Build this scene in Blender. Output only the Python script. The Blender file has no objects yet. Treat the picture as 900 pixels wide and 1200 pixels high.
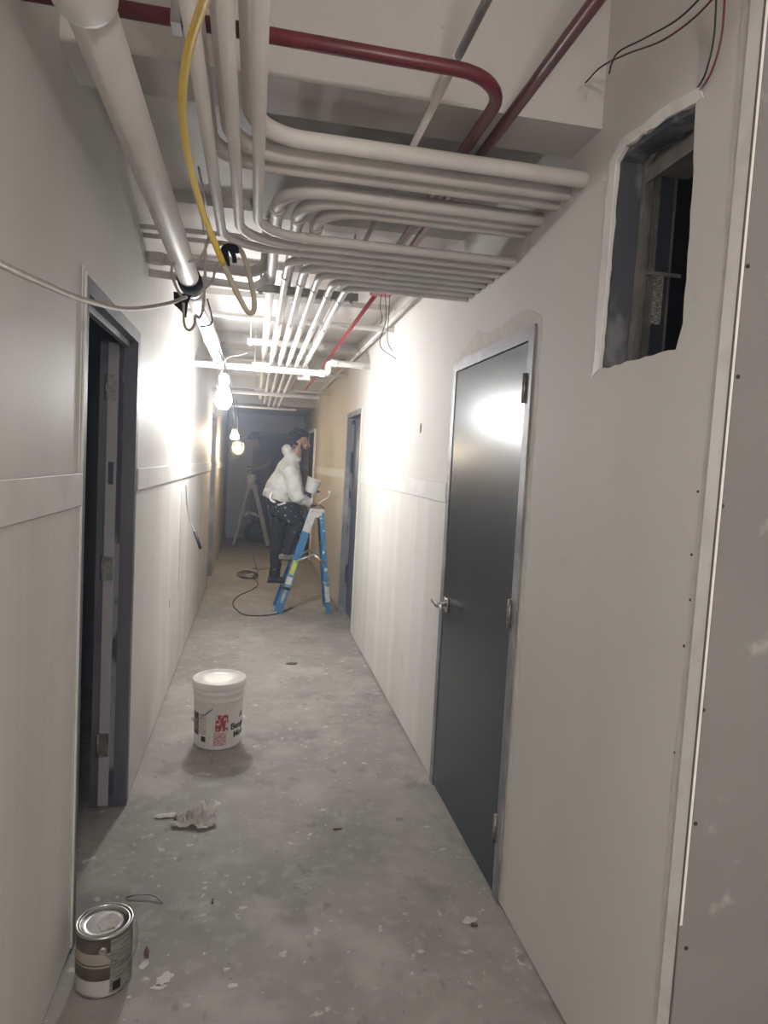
import bpy, bmesh, math, random
from mathutils import Vector, Matrix, Euler, noise
from mathutils.geometry import tessellate_polygon
random.seed(7)
PI = math.pi
C = bpy.context.scene.collection
V = Vector
# ------------------------------------------------------------------ camera
F_PX, YAW, PITCH, ROLL, EYE = 793.59, .1918, -.0685, .053, 1.6485
_w = V((math.sin(YAW)*math.cos(PITCH), math.cos(YAW)*math.cos(PITCH), math.sin(PITCH)))
_r = V((math.cos(YAW), -math.sin(YAW), 0)); _u = _r.cross(_w)
_c, _s = math.cos(ROLL), math.sin(ROLL)
CR, CU, CW = _c*_r+_s*_u, -_s*_r+_c*_u, _w
ORG = V((0, 0, EYE))
def un(px, py, ax, v):
    d = CR*((px-450)/F_PX)-CU*((py-600)/F_PX)+CW
    i = 'XYZ'.index(ax)
    return ORG+d*((v-ORG[i])/d[i])
def at(px, py, Y): return un(px, py, 'Y', Y)
cam = bpy.data.cameras.new('camera'); camo = bpy.data.objects.new('camera', cam); C.objects.link(camo)
M = Matrix((CR, CU, -CW)).transposed().to_4x4(); M.translation = ORG
camo.matrix_world = M
cam.sensor_fit = 'HORIZONTAL'; cam.sensor_width = 36; cam.lens = F_PX/900*36; cam.clip_start = .02
bpy.context.scene.camera = camo
# ------------------------------------------------------------------ materials
def mat(name, col, rough=.6, metal=0, col2=None, scale=5, bump=0, bscale=60, emit=None, estr=0, thr=None, coat=0, stretch=None, spec=None, detail=4):
    m = bpy.data.materials.new(name); m.use_nodes = True
    nt = m.node_tree; N = nt.nodes; L = nt.links; b = N['Principled BSDF']
    b.inputs['Base Color'].default_value = (*col, 1); b.inputs['Roughness'].default_value = rough
    b.inputs['Metallic'].default_value = metal
    if spec is not None: b.inputs['Specular IOR Level'].default_value = spec
    if coat: b.inputs['Coat Weight'].default_value = coat; b.inputs['Coat Roughness'].default_value = .15
    tc = N.new('ShaderNodeTexCoord'); src = tc.outputs['Object']
    if stretch:
        mp = N.new('ShaderNodeMapping'); mp.inputs['Scale'].default_value = stretch
        L.new(src, mp.inputs[0]); src = mp.outputs[0]
    if col2:
        n = N.new('ShaderNodeTexNoise'); n.inputs['Scale'].default_value = scale; n.inputs['Detail'].default_value = detail
        L.new(src, n.inputs['Vector'])
        r = N.new('ShaderNodeValToRGB'); e = r.color_ramp.elements
        a, c = thr if thr else (.35, .65)
        e[0].position = a; e[1].position = c; e[0].color = (*col, 1); e[1].color = (*col2, 1)
        L.new(n.outputs['Fac'], r.inputs[0]); L.new(r.outputs[0], b.inputs['Base Color'])
    if bump:
        n2 = N.new('ShaderNodeTexNoise'); n2.inputs['Scale'].default_value = bscale; n2.inputs['Detail'].default_value = 3
        L.new(src, n2.inputs['Vector'])
        bp = N.new('ShaderNodeBump'); bp.inputs['Strength'].default_value = bump; bp.inputs['Distance'].default_value = .01
        L.new(n2.outputs['Fac'], bp.inputs['Height']); L.new(bp.outputs[0], b.inputs['Normal'])
    if emit:
        b.inputs['Emission Color'].default_value = (*emit, 1); b.inputs['Emission Strength'].default_value = estr
    return m
def layered(name, base, rough, layers, bump=.1, bscale=40, spec=.4):
    """base colour with several noise masks of other colours: (colour, scale, lo, hi, stretch, amount)"""
    m = mat(name, base, rough, bump=bump, bscale=bscale, spec=spec)
    nt = m.node_tree; N = nt.nodes; L = nt.links; b = N['Principled BSDF']
    tc = [n for n in N if n.type == 'TEX_COORD'][0]
    rgb = N.new('ShaderNodeRGB'); rgb.outputs[0].default_value = (*base, 1); cur = rgb.outputs[0]
    for (c, sc, lo, hi, st, amt) in layers:
        mp = N.new('ShaderNodeMapping'); mp.inputs['Scale'].default_value = st or (1, 1, 1)
        mp.inputs['Location'].default_value = (sc*.37, sc*.11, sc*.73)
        L.new(tc.outputs['Object'], mp.inputs[0])
        n = N.new('ShaderNodeTexNoise'); n.inputs['Scale'].default_value = sc; n.inputs['Detail'].default_value = 5
        L.new(mp.outputs[0], n.inputs['Vector'])
        mr = N.new('ShaderNodeMapRange'); mr.inputs[1].default_value = lo; mr.inputs[2].default_value = hi; mr.inputs[4].default_value = amt
        L.new(n.outputs['Fac'], mr.inputs[0])
        mx = N.new('ShaderNodeMix'); mx.data_type = 'RGBA'
        L.new(mr.outputs[0], mx.inputs[0]); L.new(cur, mx.inputs[6]); mx.inputs[7].default_value = (*c, 1); cur = mx.outputs[2]
    L.new(cur, b.inputs['Base Color'])
    m['cur'] = 1
    return m, cur
MT = {}
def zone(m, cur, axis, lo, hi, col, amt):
    """blend a tan in past a world coordinate (on walls: painted warm lamp light, plus raw board)"""
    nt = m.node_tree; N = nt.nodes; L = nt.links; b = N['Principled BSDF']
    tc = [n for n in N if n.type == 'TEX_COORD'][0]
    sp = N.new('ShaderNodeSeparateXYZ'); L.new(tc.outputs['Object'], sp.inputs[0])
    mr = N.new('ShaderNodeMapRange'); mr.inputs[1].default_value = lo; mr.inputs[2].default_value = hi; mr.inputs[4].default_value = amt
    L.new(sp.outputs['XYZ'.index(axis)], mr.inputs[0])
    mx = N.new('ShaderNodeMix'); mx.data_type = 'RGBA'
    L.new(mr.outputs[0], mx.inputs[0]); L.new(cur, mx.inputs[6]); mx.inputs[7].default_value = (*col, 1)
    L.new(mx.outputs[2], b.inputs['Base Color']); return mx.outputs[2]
m, cur = layered('skim_wall', (.645, .618, .588), .7, [((.58, .552, .52), 1.3, .45, .7, (1, 1, .5), .7), ((.66, .64, .61), 3.5, .5, .75, (1, 1, .6), .6), ((.45, .42, .38), 7, .68, .8, None, .35)], bump=.05, bscale=90)
zone(m, cur, 'Y', 6.2, 7.6, (.50, .42, .32), .6); MT['wall_r'] = m  # far tan: warm bulb light put into the wall colour, plus raw board
m, cur = layered('painted_wall', (.61, .595, .57), .58, [((.55, .535, .51), 1.6, .4, .7, (1, 1, .5), .6), ((.66, .65, .62), 2.2, .5, .7, (1, 3, .2), .5)], bump=.03, bscale=20)
MT['wall_l'] = m
m, cur = layered('striped_lower_wall', (.62, .60, .568), .6, [((.69, .675, .65), 1.5, .44, .62, (1, 3.0, .05), .8), ((.52, .50, .45), 1.3, .52, .75, (1, 4, .08), .6), ((.52, .50, .45), 5, .55, .75, None, .3)], bump=.04, bscale=50)
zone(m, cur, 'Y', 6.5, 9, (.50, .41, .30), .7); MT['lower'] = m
m, cur = layered('raw_board', (.235, .222, .217), .8, [((.205, .193, .189), 2.5, .4, .7, None, .7), ((.62, .6, .58), 34, .73, .77, (1, 1, .35), .8), ((.45, .43, .41), 9, .66, .74, None, .6)], bump=.05)
MT['raw'] = m
m, cur = layered('concrete_floor', (.32, .302, .278), .62, [((.235, .222, .206), 1.7, .42, .66, None, .9), ((.43, .41, .38), 4.3, .48, .70, None, .8), ((.16, .152, .143), 3.1, .58, .70, None, .6), ((.62, .61, .58), 15, .66, .70, None, .7), ((.15, .14, .13), 9, .64, .72, (1.6, 1, 1), .6), ((.62, .61, .58), 42, .69, .71, None, .8), ((.15, .14, .13), 30, .67, .71, None, .6), ((.40, .385, .36), 16, .55, .64, None, .4)], bump=.12, bscale=25, spec=.35)
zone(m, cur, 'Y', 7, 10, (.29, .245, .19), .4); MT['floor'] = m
m, cur = layered('painted_concrete', (.53, .505, .485), .75, [((.45, .43, .41), 1.2, .4, .7, None, .8), ((.30, .28, .27), 30, .72, .78, None, .7), ((.42, .40, .38), 6, .6, .8, None, .6)], bump=.15, bscale=35)
MT['ceil'] = m
MT['ceilw'] = mat('whitewashed_slab', (.68, .66, .635), .8, col2=(.60, .58, .56), scale=3, bump=.15, bscale=35)
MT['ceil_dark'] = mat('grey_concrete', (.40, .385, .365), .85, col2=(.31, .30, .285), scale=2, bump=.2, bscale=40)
MT['pipe'] = mat('white_pipe_paint', (.73, .69, .665), .55, col2=(.67, .63, .60), scale=6, bump=.05, bscale=50)
MT['pipe_far'] = mat('white_conduit_paint', (.70, .69, .66), .45, col2=(.6, .58, .56), scale=9)
MT['red'] = mat('red_pipe_paint', (.16, .022, .030), .38, col2=(.11, .018, .024), scale=8)
MT['red2'] = mat('bright_red_paint', (.42, .05, .06), .45)
MT['galv'] = mat('galvanised_steel', (.42, .42, .42), .38, .85, col2=(.30, .30, .31), scale=22)
MT['strut'] = mat('painted_strut', (.42, .41, .40), .55, .3, col2=(.55, .54, .52), scale=14)
MT['frame'] = mat('door_frame_primer', (.20, .20, .215), .5, .2, col2=(.33, .33, .35), scale=4, thr=(.5, .62))
MT['frame_dark'] = mat('dark_frame_steel', (.125, .125, .145), .55, .1, col2=(.075, .077, .10), scale=3.5, thr=(.42, .6), stretch=(1, 1, .35))
MT['smear'] = mat('mud_smeared_frame', (.22, .225, .25), .6, col2=(.035, .04, .06), scale=6, thr=(.47, .52), stretch=(1, 1, .5))
MT['stud'] = mat('dull_stud_steel', (.40, .385, .36), .5, .2, col2=(.26, .25, .24), scale=16)
MT['lining'] = mat('plaster_smeared_lining', (.075, .08, .095), .5, .3, col2=(.20, .20, .21), scale=11, thr=(.5, .62), stretch=(1, 1, .5))
MT['leaf'] = mat('slate_steel_door', (.020, .030, .046), .25, .0, bump=.02, bscale=260, spec=.32)
MT['leaf_far'] = mat('blue_grey_steel_door', (.09, .105, .14), .4, .2)
MT['leaf_edge'] = mat('grey_lavender_door_edge', (.34, .33, .35), .6, col2=(.36, .35, .37), scale=3)
MT['hinge'] = mat('hinge_steel', (.22, .215, .21), .4, .8, col2=(.34, .33, .32), scale=40)
MT['chrome'] = mat('satin_chrome', (.6, .59, .57), .22, 1)
MT['black'] = mat('black_tape', (.010, .011, .018), .9, bump=.2, bscale=60, spec=.1)
MT['rubber'] = mat('black_rubber', (.02, .02, .022), .6)
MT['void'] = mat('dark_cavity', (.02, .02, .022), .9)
MT['room'] = mat('room_shade_plaster', (.12, .12, .13), .9)
MT['white'] = mat('white_plastic', (.80, .79, .77), .35, col2=(.74, .73, .70), scale=7)
MT['whitetrim'] = mat('white_primed_board', (.68, .67, .65), .6, col2=(.60, .59, .56), scale=6, thr=(.4, .75))
MT['bead'] = mat('white_corner_bead', (.80, .78, .76), .5, col2=(.66, .63, .60), scale=12, thr=(.5, .8))
MT['crack'] = mat('dark_crack', (.10, .085, .07), .9)
MT['joint'] = mat('joint_compound', (.61, .58, .52), .8, col2=(.54, .51, .46), scale=20)
MT['yellow'] = mat('yellow_cord_jacket', (.75, .50, .06), .45, col2=(.78, .60, .22), scale=4)
MT['cordend'] = mat('dusty_grey_cord', (.42, .38, .34), .6, col2=(.5, .44, .34), scale=14)
MT['beige'] = mat('beige_cable', (.42, .36, .31), .6, col2=(.5, .46, .42), scale=20)
MT['redwire'] = mat('red_wire', (.13, .012, .018), .4)
MT['brownwire'] = mat('dark_brown_cord', (.05, .028, .022), .6)
MT['paper'] = mat('dusty_white_paper', (.70, .68, .64), .85, col2=(.45, .43, .40), scale=14)
MT['label_white'] = mat('printed_label', (.50, .49, .48), .6, col2=(.30, .29, .28), scale=90, stretch=(.2, .2, 3.2), thr=(.47, .53), detail=1)
MT['label_red'] = mat('red_label', (.42, .03, .045), .5, col2=(.75, .68, .66), scale=70, thr=(.52, .58))
MT['label_red2'] = mat('small_red_print', (.45, .06, .08), .5, col2=(.72, .62, .60), scale=150, stretch=(1, 1, 2.5), thr=(.45, .5))
MT['ink'] = mat('black_print', (.02, .02, .02), .5)
MT['print'] = mat('grey_fine_print', (.30, .29, .28), .6, col2=(.75, .74, .72), scale=140, stretch=(.5, .5, 3), thr=(.45, .52), detail=1)
MT['brownpic'] = mat('brown_label_picture', (.30, .20, .13), .5, col2=(.07, .05, .04), scale=16, thr=(.4, .6))
MT['can_dark'] = mat('dark_brown_can_band', (.045, .035, .032), .35, col2=(.10, .08, .07), scale=9)
MT['can_tan'] = mat('taupe_can_label', (.30, .26, .225), .4, col2=(.36, .32, .28), scale=5)
MT['can_grey'] = mat('light_can_label', (.45, .44, .43), .45)
MT['can_metal'] = mat('tin_lid', (.55, .54, .52), .28, .9, col2=(.42, .41, .40), scale=12)
MT['plaster'] = mat('dried_plaster', (.62, .61, .59), .9)
MT['lidsmear'] = mat('paint_smear_on_lid', (.50, .47, .44), .8, col2=(.2, .19, .18), scale=40, thr=(.55, .65))
MT['brown'] = mat('brown_debris', (.12, .07, .05), .8)
MT['blue'] = mat('blue_fibreglass', (.035, .17, .36), .42, col2=(.10, .27, .46), scale=9, thr=(.5, .7))
MT['bluepaint'] = mat('blue_rail_spattered', (.04, .18, .36), .5, col2=(.62, .63, .62), scale=16, thr=(.60, .64))
MT['plastered'] = mat('plaster_caked', (.52, .52, .51), .7, col2=(.10, .16, .24), scale=22, thr=(.58, .66))
MT['alu'] = mat('dull_aluminium', (.52, .50, .46), .4, .6, col2=(.62, .58, .50), scale=20)
MT['yellowlabel'] = mat('yellow_green_label', (.70, .70, .08), .5, col2=(.45, .50, .06), scale=60)
MT['oldladder'] = mat('dusty_grey_ladder', (.22, .205, .20), .6, .2, col2=(.33, .31, .30), scale=14)
MT['skin'] = mat('tan_skin', (.30, .165, .108), .5, spec=.4)
MT['skin2'] = mat('brown_skin', (.17, .10, .075), .55)
MT['hoodie'] = mat('pale_grey_fleece', (.55, .55, .52), .92, col2=(.48, .48, .455), scale=7, bump=.5, bscale=14)
MT['trousers'] = mat('black_trousers_spattered', (.008, .009, .014), .8, col2=(.5, .5, .5), scale=22, thr=(.655, .67), bump=.3, bscale=12)
MT['shirt2'] = mat('charcoal_shirt', (.035, .038, .055), .9, bump=.3, bscale=12)
MT['trousers2'] = mat('navy_trousers', (.018, .021, .034), .9, bump=.3, bscale=12)
MT['hair'] = mat('black_curly_hair', (.010, .009, .010), .75, bump=1, bscale=90)
MT['beard'] = mat('dark_short_beard', (.035, .022, .018), .85)
MT['shoe'] = mat('black_boot', (.02, .018, .018), .6)
MT['shoegrey'] = mat('plaster_dusted_boot', (.30, .28, .26), .8, col2=(.12, .11, .10), scale=22)
MT['eye'] = mat('eye', (.03, .02, .02), .2)
MT['eyew'] = mat('eye_white', (.25, .22, .20), .5)
MT['socket'] = mat('white_lamp_socket', (.72, .70, .66), .5)
MT['bulb'] = mat('bright_cool_bulb', (1, 1, 1), .5, emit=(.96, .975, 1), estr=1)
MT['bulb2'] = mat('warm_bulb', (1, 1, 1), .5, emit=(1, .86, .66), estr=1)
MT['fill_bulb'] = mat('added_fill_lamp', (1, 1, 1), .5, emit=(1, .965, .93), estr=1)
MT['cage'] = mat('yellow_wire_guard', (.5, .42, .2), .5)
MT['backwall'] = mat('grey_back_wall', (.36, .37, .40), .8, col2=(.42, .42, .45), scale=3)
MT['backdoor'] = mat('dark_navy_door', (.045, .05, .075), .6)
MT['bag'] = mat('black_bin_bag', (.012, .013, .018), .35, bump=.8, bscale=12)
# ------------------------------------------------------------------ builders
class MB:
    def __init__(s): s.bm = bmesh.new(); s.mi = 0
    def _f(s, vs, smooth=False):
        try: f = s.bm.faces.new(vs); f.material_index = s.mi; f.smooth = smooth; return f
        except ValueError: return None
    def box(s, a, b, T=None, bev=0):
        a, b = V(a), V(b); lo = V(map(min, a, b)); hi = V(map(max, a, b))
        vs = [s.bm.verts.new((x, y, z)) for x in (lo.x, hi.x) for y in (lo.y, hi.y) for z in (lo.z, hi.z)]
        q = [(0, 1, 3, 2), (4, 6, 7, 5), (0, 4, 5, 1), (2, 3, 7, 6), (0, 2, 6, 4), (1, 5, 7, 3)]
        fs = [s._f([vs[i] for i in k]) for k in q]
        if T is not None:
            for v in vs: v.co = T @ v.co
        if bev:
            es = list({e for f in fs for e in f.edges})
            r = bmesh.ops.bevel(s.bm, geom=es, offset=bev, segments=2, affect='EDGES', profile=.6)
            for f in r['faces']: f.material_index = s.mi; f.smooth = True
        return s
    def tube(s, pts, r, n=14, caps=True, ref=None, flat=1):
        pts = [V(p) for p in pts]; K = len(pts)
        rs = r if isinstance(r, (list, tuple)) else [r]*K
        tg = []
        for i in range(K):
            t = (pts[min(i+1, K-1)]-pts[max(i-1, 0)])
            tg.append(t.normalized() if t.length > 1e-9 else V((0, 0, 1)))
        nrm = V(ref) if ref else (V((0, 0, 1)) if abs(tg[0].z) < .9 else V((1, 0, 0)))
        rings = []
        for i in range(K):
            nrm = nrm-tg[i]*nrm.dot(tg[i])
            nrm.normalize(); bi = tg[i].cross(nrm)
            ra, rb = rs[i] if isinstance(rs[i], (list, tuple)) else (rs[i], rs[i]*flat)
            rings.append([s.bm.verts.new(pts[i]+nrm*ra*math.cos(2*PI*k/n)+bi*rb*math.sin(2*PI*k/n)) for k in range(n)])
        for i in range(K-1):
            for k in range(n):
                s._f([rings[i][k], rings[i][(k+1) % n], rings[i+1][(k+1) % n], rings[i+1][k]], True)
        if caps: s._f(rings[0][::-1]); s._f(rings[-1])
        return s
    def lathe(s, prof, T=None, n=40, arc=None):
        T = T or Matrix(); rings = []
        a0, a1 = arc or (0, 2*PI); cl = arc is None; m_ = n if cl else n+1
        for (r, z) in prof:
            rings.append([s.bm.verts.new(T @ V((max(r, 1e-5)*math.cos(a0+(a1-a0)*k/n), max(r, 1e-5)*math.sin(a0+(a1-a0)*k/n), z))) for k in range(m_)])
        for i in range(len(prof)-1):
            for k in range(n):
                k2 = (k+1) % n if cl else k+1
                s._f([rings[i][k], rings[i][k2], rings[i+1][k2], rings[i+1][k]], True)
        return s
    def ell(s, c, r, T=None, n=20):
        T = T or Matrix(); c = V(c); r = (r, r, r) if not isinstance(r, (tuple, list)) else r
        rings = []; H = n//2
        for i in range(1, H):
            a = PI*i/H
            rings.append([s.bm.verts.new(c+T @ V((r[0]*math.sin(a)*math.cos(2*PI*k/n), r[1]*math.sin(a)*math.sin(2*PI*k/n), r[2]*math.cos(a)))) for k in range(n)])
        top = s.bm.verts.new(c+T @ V((0, 0, r[2]))); bot = s.bm.verts.new(c+T @ V((0, 0, -r[2])))
        for k in range(n): s._f([top, rings[0][k], rings[0][(k+1) % n]], True); s._f([bot, rings[-1][(k+1) % n], rings[-1][k]], True)
        for i in range(len(rings)-1):
            for k in range(n): s._f([rings[i][k], rings[i+1][k], rings[i+1][(k+1) % n], rings[i][(k+1) % n]], True)
        return s
    def poly(s, outer, holes, fn0, fn1):
        """2-D outline with holes, turned into a slab between fn0(u,v) and fn1(u,v)"""
        loops = [[V((a, b, 0)) for a, b in outer]]+[[V((a, b, 0)) for a, b in h] for h in holes]
        flat = [p for l in loops for p in l]; tris = tessellate_polygon(loops)
        A = [s.bm.verts.new(fn0(p.x, p.y)) for p in flat]; B = [s.bm.verts.new(fn1(p.x, p.y)) for p in flat]
        for t in tris: s._f([A[i] for i in t]); s._f([B[i] for i in reversed(t)])
        k = 0
        for l in loops:
            n = len(l)
            for i in range(n): s._f([A[k+i], A[k+(i+1) % n], B[k+(i+1) % n], B[k+i]])
            k += n
        return s
    def build(s, name, m, parent=None, recalc=True):
        if recalc: bmesh.ops.recalc_face_normals(s.bm, faces=s.bm.faces)
        me = bpy.data.meshes.new(name); s.bm.to_mesh(me); s.bm.free()
        for x in (m if isinstance(m, (list, tuple)) else [m]): me.materials.append(MT[x])
        o = bpy.data.objects.new(name, me); C.objects.link(o)
        if parent is not None:
            o.parent = parent; o.matrix_parent_inverse = parent.matrix_world.inverted()
        return o
def tag(o, label=None, cat=None, group=None, kind=None):
    for k, v in (('label', label), ('category', cat), ('group', group), ('kind', kind)):
        if v: o[k] = v
    return o
def empty(name, loc, label=None, cat=None, group=None, kind=None, rz=0):
    o = bpy.data.objects.new(name, None); C.objects.link(o); o.empty_display_size = .1
    o.matrix_world = Matrix.Translation(V(loc)) @ Matrix.Rotation(rz, 4, 'Z')
    o.location = loc; o.rotation_euler = (0, 0, rz)
    return tag(o, label, cat, group, kind)
def struct(name, mb, m, label=None): return tag(mb.build(name, m), label, 'building', None, 'structure') if label else tag(mb.build(name, m), kind='structure')
def fillet(pts, R, n=8):
    pts = [V(p) for p in pts]; out = [pts[0]]
    for i in range(1, len(pts)-1):
        a, b, c = pts[i-1], pts[i], pts[i+1]
        d1 = (a-b).normalized(); d2 = (c-b).normalized(); ang = d1.angle(d2)
        if ang > 3.1: out.append(b); continue
        t = min(R/math.tan(ang/2), (a-b).length*.49 if i > 1 else (a-b).length*.98, (c-b).length*.49 if i < len(pts)-2 else (c-b).length*.98)
        r = t*math.tan(ang/2); bis = (d1+d2).normalized(); ctr = b+bis*(r/math.sin(ang/2))
        p1 = b+d1*t-ctr; p2 = b+d2*t-ctr; tot = p1.angle(p2); ax = p1.cross(p2).normalized()
        for k in range(n+1): out.append(ctr+Matrix.Rotation(tot*k/n, 3, ax) @ p1)
    out.append(pts[-1]); return out
def spline(pts, n=8):
    pts = [V(p) for p in pts]; P = [2*pts[0]-pts[1]]+pts+[2*pts[-1]-pts[-2]]; out = []
    for i in range(1, len(P)-2):
        for k in range(n):
            t = k/n; a, b, c, d = P[i-1:i+3]
            out.append(.5*((2*b)+(c-a)*t+(2*a-5*b+4*c-d)*t*t+(3*b-a-3*c+d)*t**3))
    out.append(pts[-1]); return out
def text_mesh(txt, size, name, m, fn, parent, depth=.0006, shear=0, bold=0):
    cu = bpy.data.curves.new('t', 'FONT'); cu.body = txt; cu.size = size; cu.extrude = depth; cu.shear = shear; cu.offset = bold
    cu.align_x = 'LEFT'
    o = bpy.data.objects.new('t', cu); C.objects.link(o)
    dg = bpy.context.evaluated_depsgraph_get(); me = bpy.data.meshes.new_from_object(o.evaluated_get(dg))
    bm = bmesh.new(); bm.from_mesh(me); bmesh.ops.triangulate(bm, faces=bm.faces)
    for v in bm.verts: v.co = fn(v.co.x, v.co.y, v.co.z)
    me.clear_geometry(); bm.to_mesh(me); bm.free(); me.materials.clear(); me.materials.append(MT[m]); me.name = name
    bpy.data.objects.remove(o); bpy.data.curves.remove(cu)
    o2 = bpy.data.objects.new(name, me); C.objects.link(o2); o2.parent = parent
    o2.matrix_parent_inverse = parent.matrix_world.inverted(); return o2
def blob(name, mb, m, parent=None, voxel=.006, smooth=4, disp=0, dscale=6):
    """join overlapping shapes into one continuous skin"""
    me = bpy.data.meshes.new('tmp'); mb.bm.to_mesh(me); mb.bm.free()
    o = bpy.data.objects.new('tmp', me); C.objects.link(o)
    r = o.modifiers.new('r', 'REMESH'); r.mode = 'VOXEL'; r.voxel_size = voxel; r.use_smooth_shade = True
    sm = o.modifiers.new('s', 'SMOOTH'); sm.iterations = smooth; sm.factor = .5
    dg = bpy.context.evaluated_depsgraph_get(); me2 = bpy.data.meshes.new_from_object(o.evaluated_get(dg))
    bpy.data.objects.remove(o); bpy.data.meshes.remove(me)
    if disp:
        for v in me2.vertices: v.co += v.normal*disp*(noise.noise(v.co*dscale)+.5*noise.noise(v.co*dscale*2.3))
    me2.name = name; me2.materials.clear(); me2.materials.append(MT[m])
    for p in me2.polygons: p.use_smooth = True
    o = bpy.data.objects.new(name, me2); C.objects.link(o)
    if parent is not None: o.parent = parent; o.matrix_parent_inverse = parent.matrix_world.inverted()
    return o
def wall_x(x0, x1): return (lambda a, b: (x0, a, b)), (lambda a, b: (x1, a, b))
# ------------------------------------------------------------------ room shell
XL, XR = -.534, .98
YB, HW = 14.2, 3.3
D1, D2, D3, D4 = (2.341, 3.357), (2.253, 3.269), (6.39, 7.406), (8.6, 9.6)   # right door, left door, far right door, far left door
HD = 2.187
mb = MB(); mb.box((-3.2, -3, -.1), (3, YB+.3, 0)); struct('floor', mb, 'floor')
mb = MB(); mb.box((-3.2, -3, HW), (3, 1.95, HW+.1)); mb.box((-3.2, 2.15, 2.86), (3, YB+.3, 2.96))
struct('ceiling', mb, 'ceilw')
mb = MB(); mb.box((XL, 1.95, 2.685), (XR, 2.15, HW)); struct('trim_1', mb, 'ceil')            # deep concrete beam
# shallow ribs under the slab
n_trim = 2
for y0, w_, z_ in ((3.35, .16, 2.81), (4.35, .10, 2.82), (5.15, .10, 2.82), (5.95, .10, 2.82), (6.9, .12, 2.77), (7.9, .14, 2.76), (9.1, .14, 2.74), (10.4, .16, 2.70)):
    mb = MB(); mb.box((XL, y0, z_), (XR, y0+w_, 2.86)); struct('trim_%d' % n_trim, mb, 'ceilw'); n_trim += 1
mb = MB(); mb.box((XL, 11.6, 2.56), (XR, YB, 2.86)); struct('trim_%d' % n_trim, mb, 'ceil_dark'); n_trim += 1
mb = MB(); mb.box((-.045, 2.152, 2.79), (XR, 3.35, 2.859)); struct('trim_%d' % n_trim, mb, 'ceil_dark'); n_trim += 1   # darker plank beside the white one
# right wall with doors, the broken opening and the small hole
def jag(pts, step=.03, amp=.004):
    out = []
    for i in range(len(pts)):
        a, b = V((*pts[i], 0)), V((*pts[(i+1) % len(pts)], 0)); n = max(1, int((b-a).length/step)); d = (b-a).normalized(); nn = V((-d.y, d.x, 0))
        for k in range(n):
            p = a.lerp(b, k/n)+nn*random.uniform(-amp, amp)*(k > 0); out.append((p.x, p.y))
    return out
HOLE = [(1.862, 1.962), (1.852, 2.25), (1.848, 2.545), (1.80, 2.572), (1.60, 2.556), (1.49, 2.535), (1.474, 2.25), (1.470, 2.02), (1.49, 1.962), (1.62, 1.965)]
outer = [(1.3, .012), (D1[0], .012), (D1[0], HD), (D1[1], HD), (D1[1], .012), (D3[0], .012), (D3[0], HD), (D3[1], HD), (D3[1], .012), (YB, .012), (YB, HW), (1.3, HW)]
small = [(4.021+.022*math.cos(a*PI/5), 1.885+.032*math.sin(a*PI/5)) for a in range(10)]
f0, f1 = wall_x(XR, XR+.1)
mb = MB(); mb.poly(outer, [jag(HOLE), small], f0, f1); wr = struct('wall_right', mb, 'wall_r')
mb = MB()
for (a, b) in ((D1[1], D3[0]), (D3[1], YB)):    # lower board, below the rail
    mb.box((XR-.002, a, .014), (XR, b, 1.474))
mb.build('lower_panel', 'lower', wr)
outer = [(-3, .012), (D2[0], .012), (D2[0], HD), (D2[1], HD), (D2[1], .012), (D4[0], .012), (D4[0], HD), (D4[1], HD), (D4[1], .012), (YB, .012), (YB, HW), (-3, HW)]
slot = [(5.28, .62), (5.31, .62), (5.31, 1.36), (5.28, 1.36)]; outl = [(4.72, .60), (4.76, .60), (4.76, .66), (4.72, .66)]
f0, f1 = wall_x(XL, XL-.065)
mb = MB(); mb.poly(outer, [jag(slot, .08, .004), outl], f0, f1); wl = struct('wall_left', mb, 'wall_l')
mb = MB(); g0, g1 = wall_x(XL+.002, XL)
mb.poly([(D2[1], .014), (D4[0], .014), (D4[0], 1.47), (D2[1], 1.47)], [jag(slot, .08, .004), outl], g0, g1)
mb.box((XL, -3, .014), (XL+.002, D2[0], 1.47)); mb.box((XL, D4[1], .014), (XL+.002, YB, 1.47))
mb.build('lower_panel', 'lower', wl)
mb = MB(); mb.box((XR+.0005, 1.2985, 0), (2.7, 1.36, HW)); wf = struct('wall_front', mb, 'raw')
for (px, py) in ((876, 312), (864.6, 441.5), (846, 593), (824, 832), (815, 965), (804, 1111)):
    p = un(px, py, 'Y', 1.2985); mb = MB(); mb.tube([p+V((0, .002, 0)), p+V((0, -.0015, 0))], .0048, 10); mb.build('screw', 'rubber', wf)
for (px, py) in ((818, 576), (810.6, 650), (809, 703), (801.7, 757), (799.6, 840), (791, 882), (838, 497), (789, 930), (856, 232), (880, 8)):
    p = un(px, py, 'X', XR); mb = MB(); mb.tube([p+V((.002, 0, 0)), p+V((-.001, 0, 0))], .0035, 8); mb.build('screw', 'rubber', wr)
mb = MB(); mb.box((2.6, -3, 0), (2.7, 1.3, HW)); struct('wall_side', mb, 'wall_r')
mb = MB(); mb.box((-.6, -3.1, 0), (2.7, -3, HW)); struct('wall_rear', mb, 'wall_r')
mb = MB(); mb.box((XL-.1, YB, 0), (XR+.6, YB+.1, 2.86)); struct('wall_back', mb, 'backwall')
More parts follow.
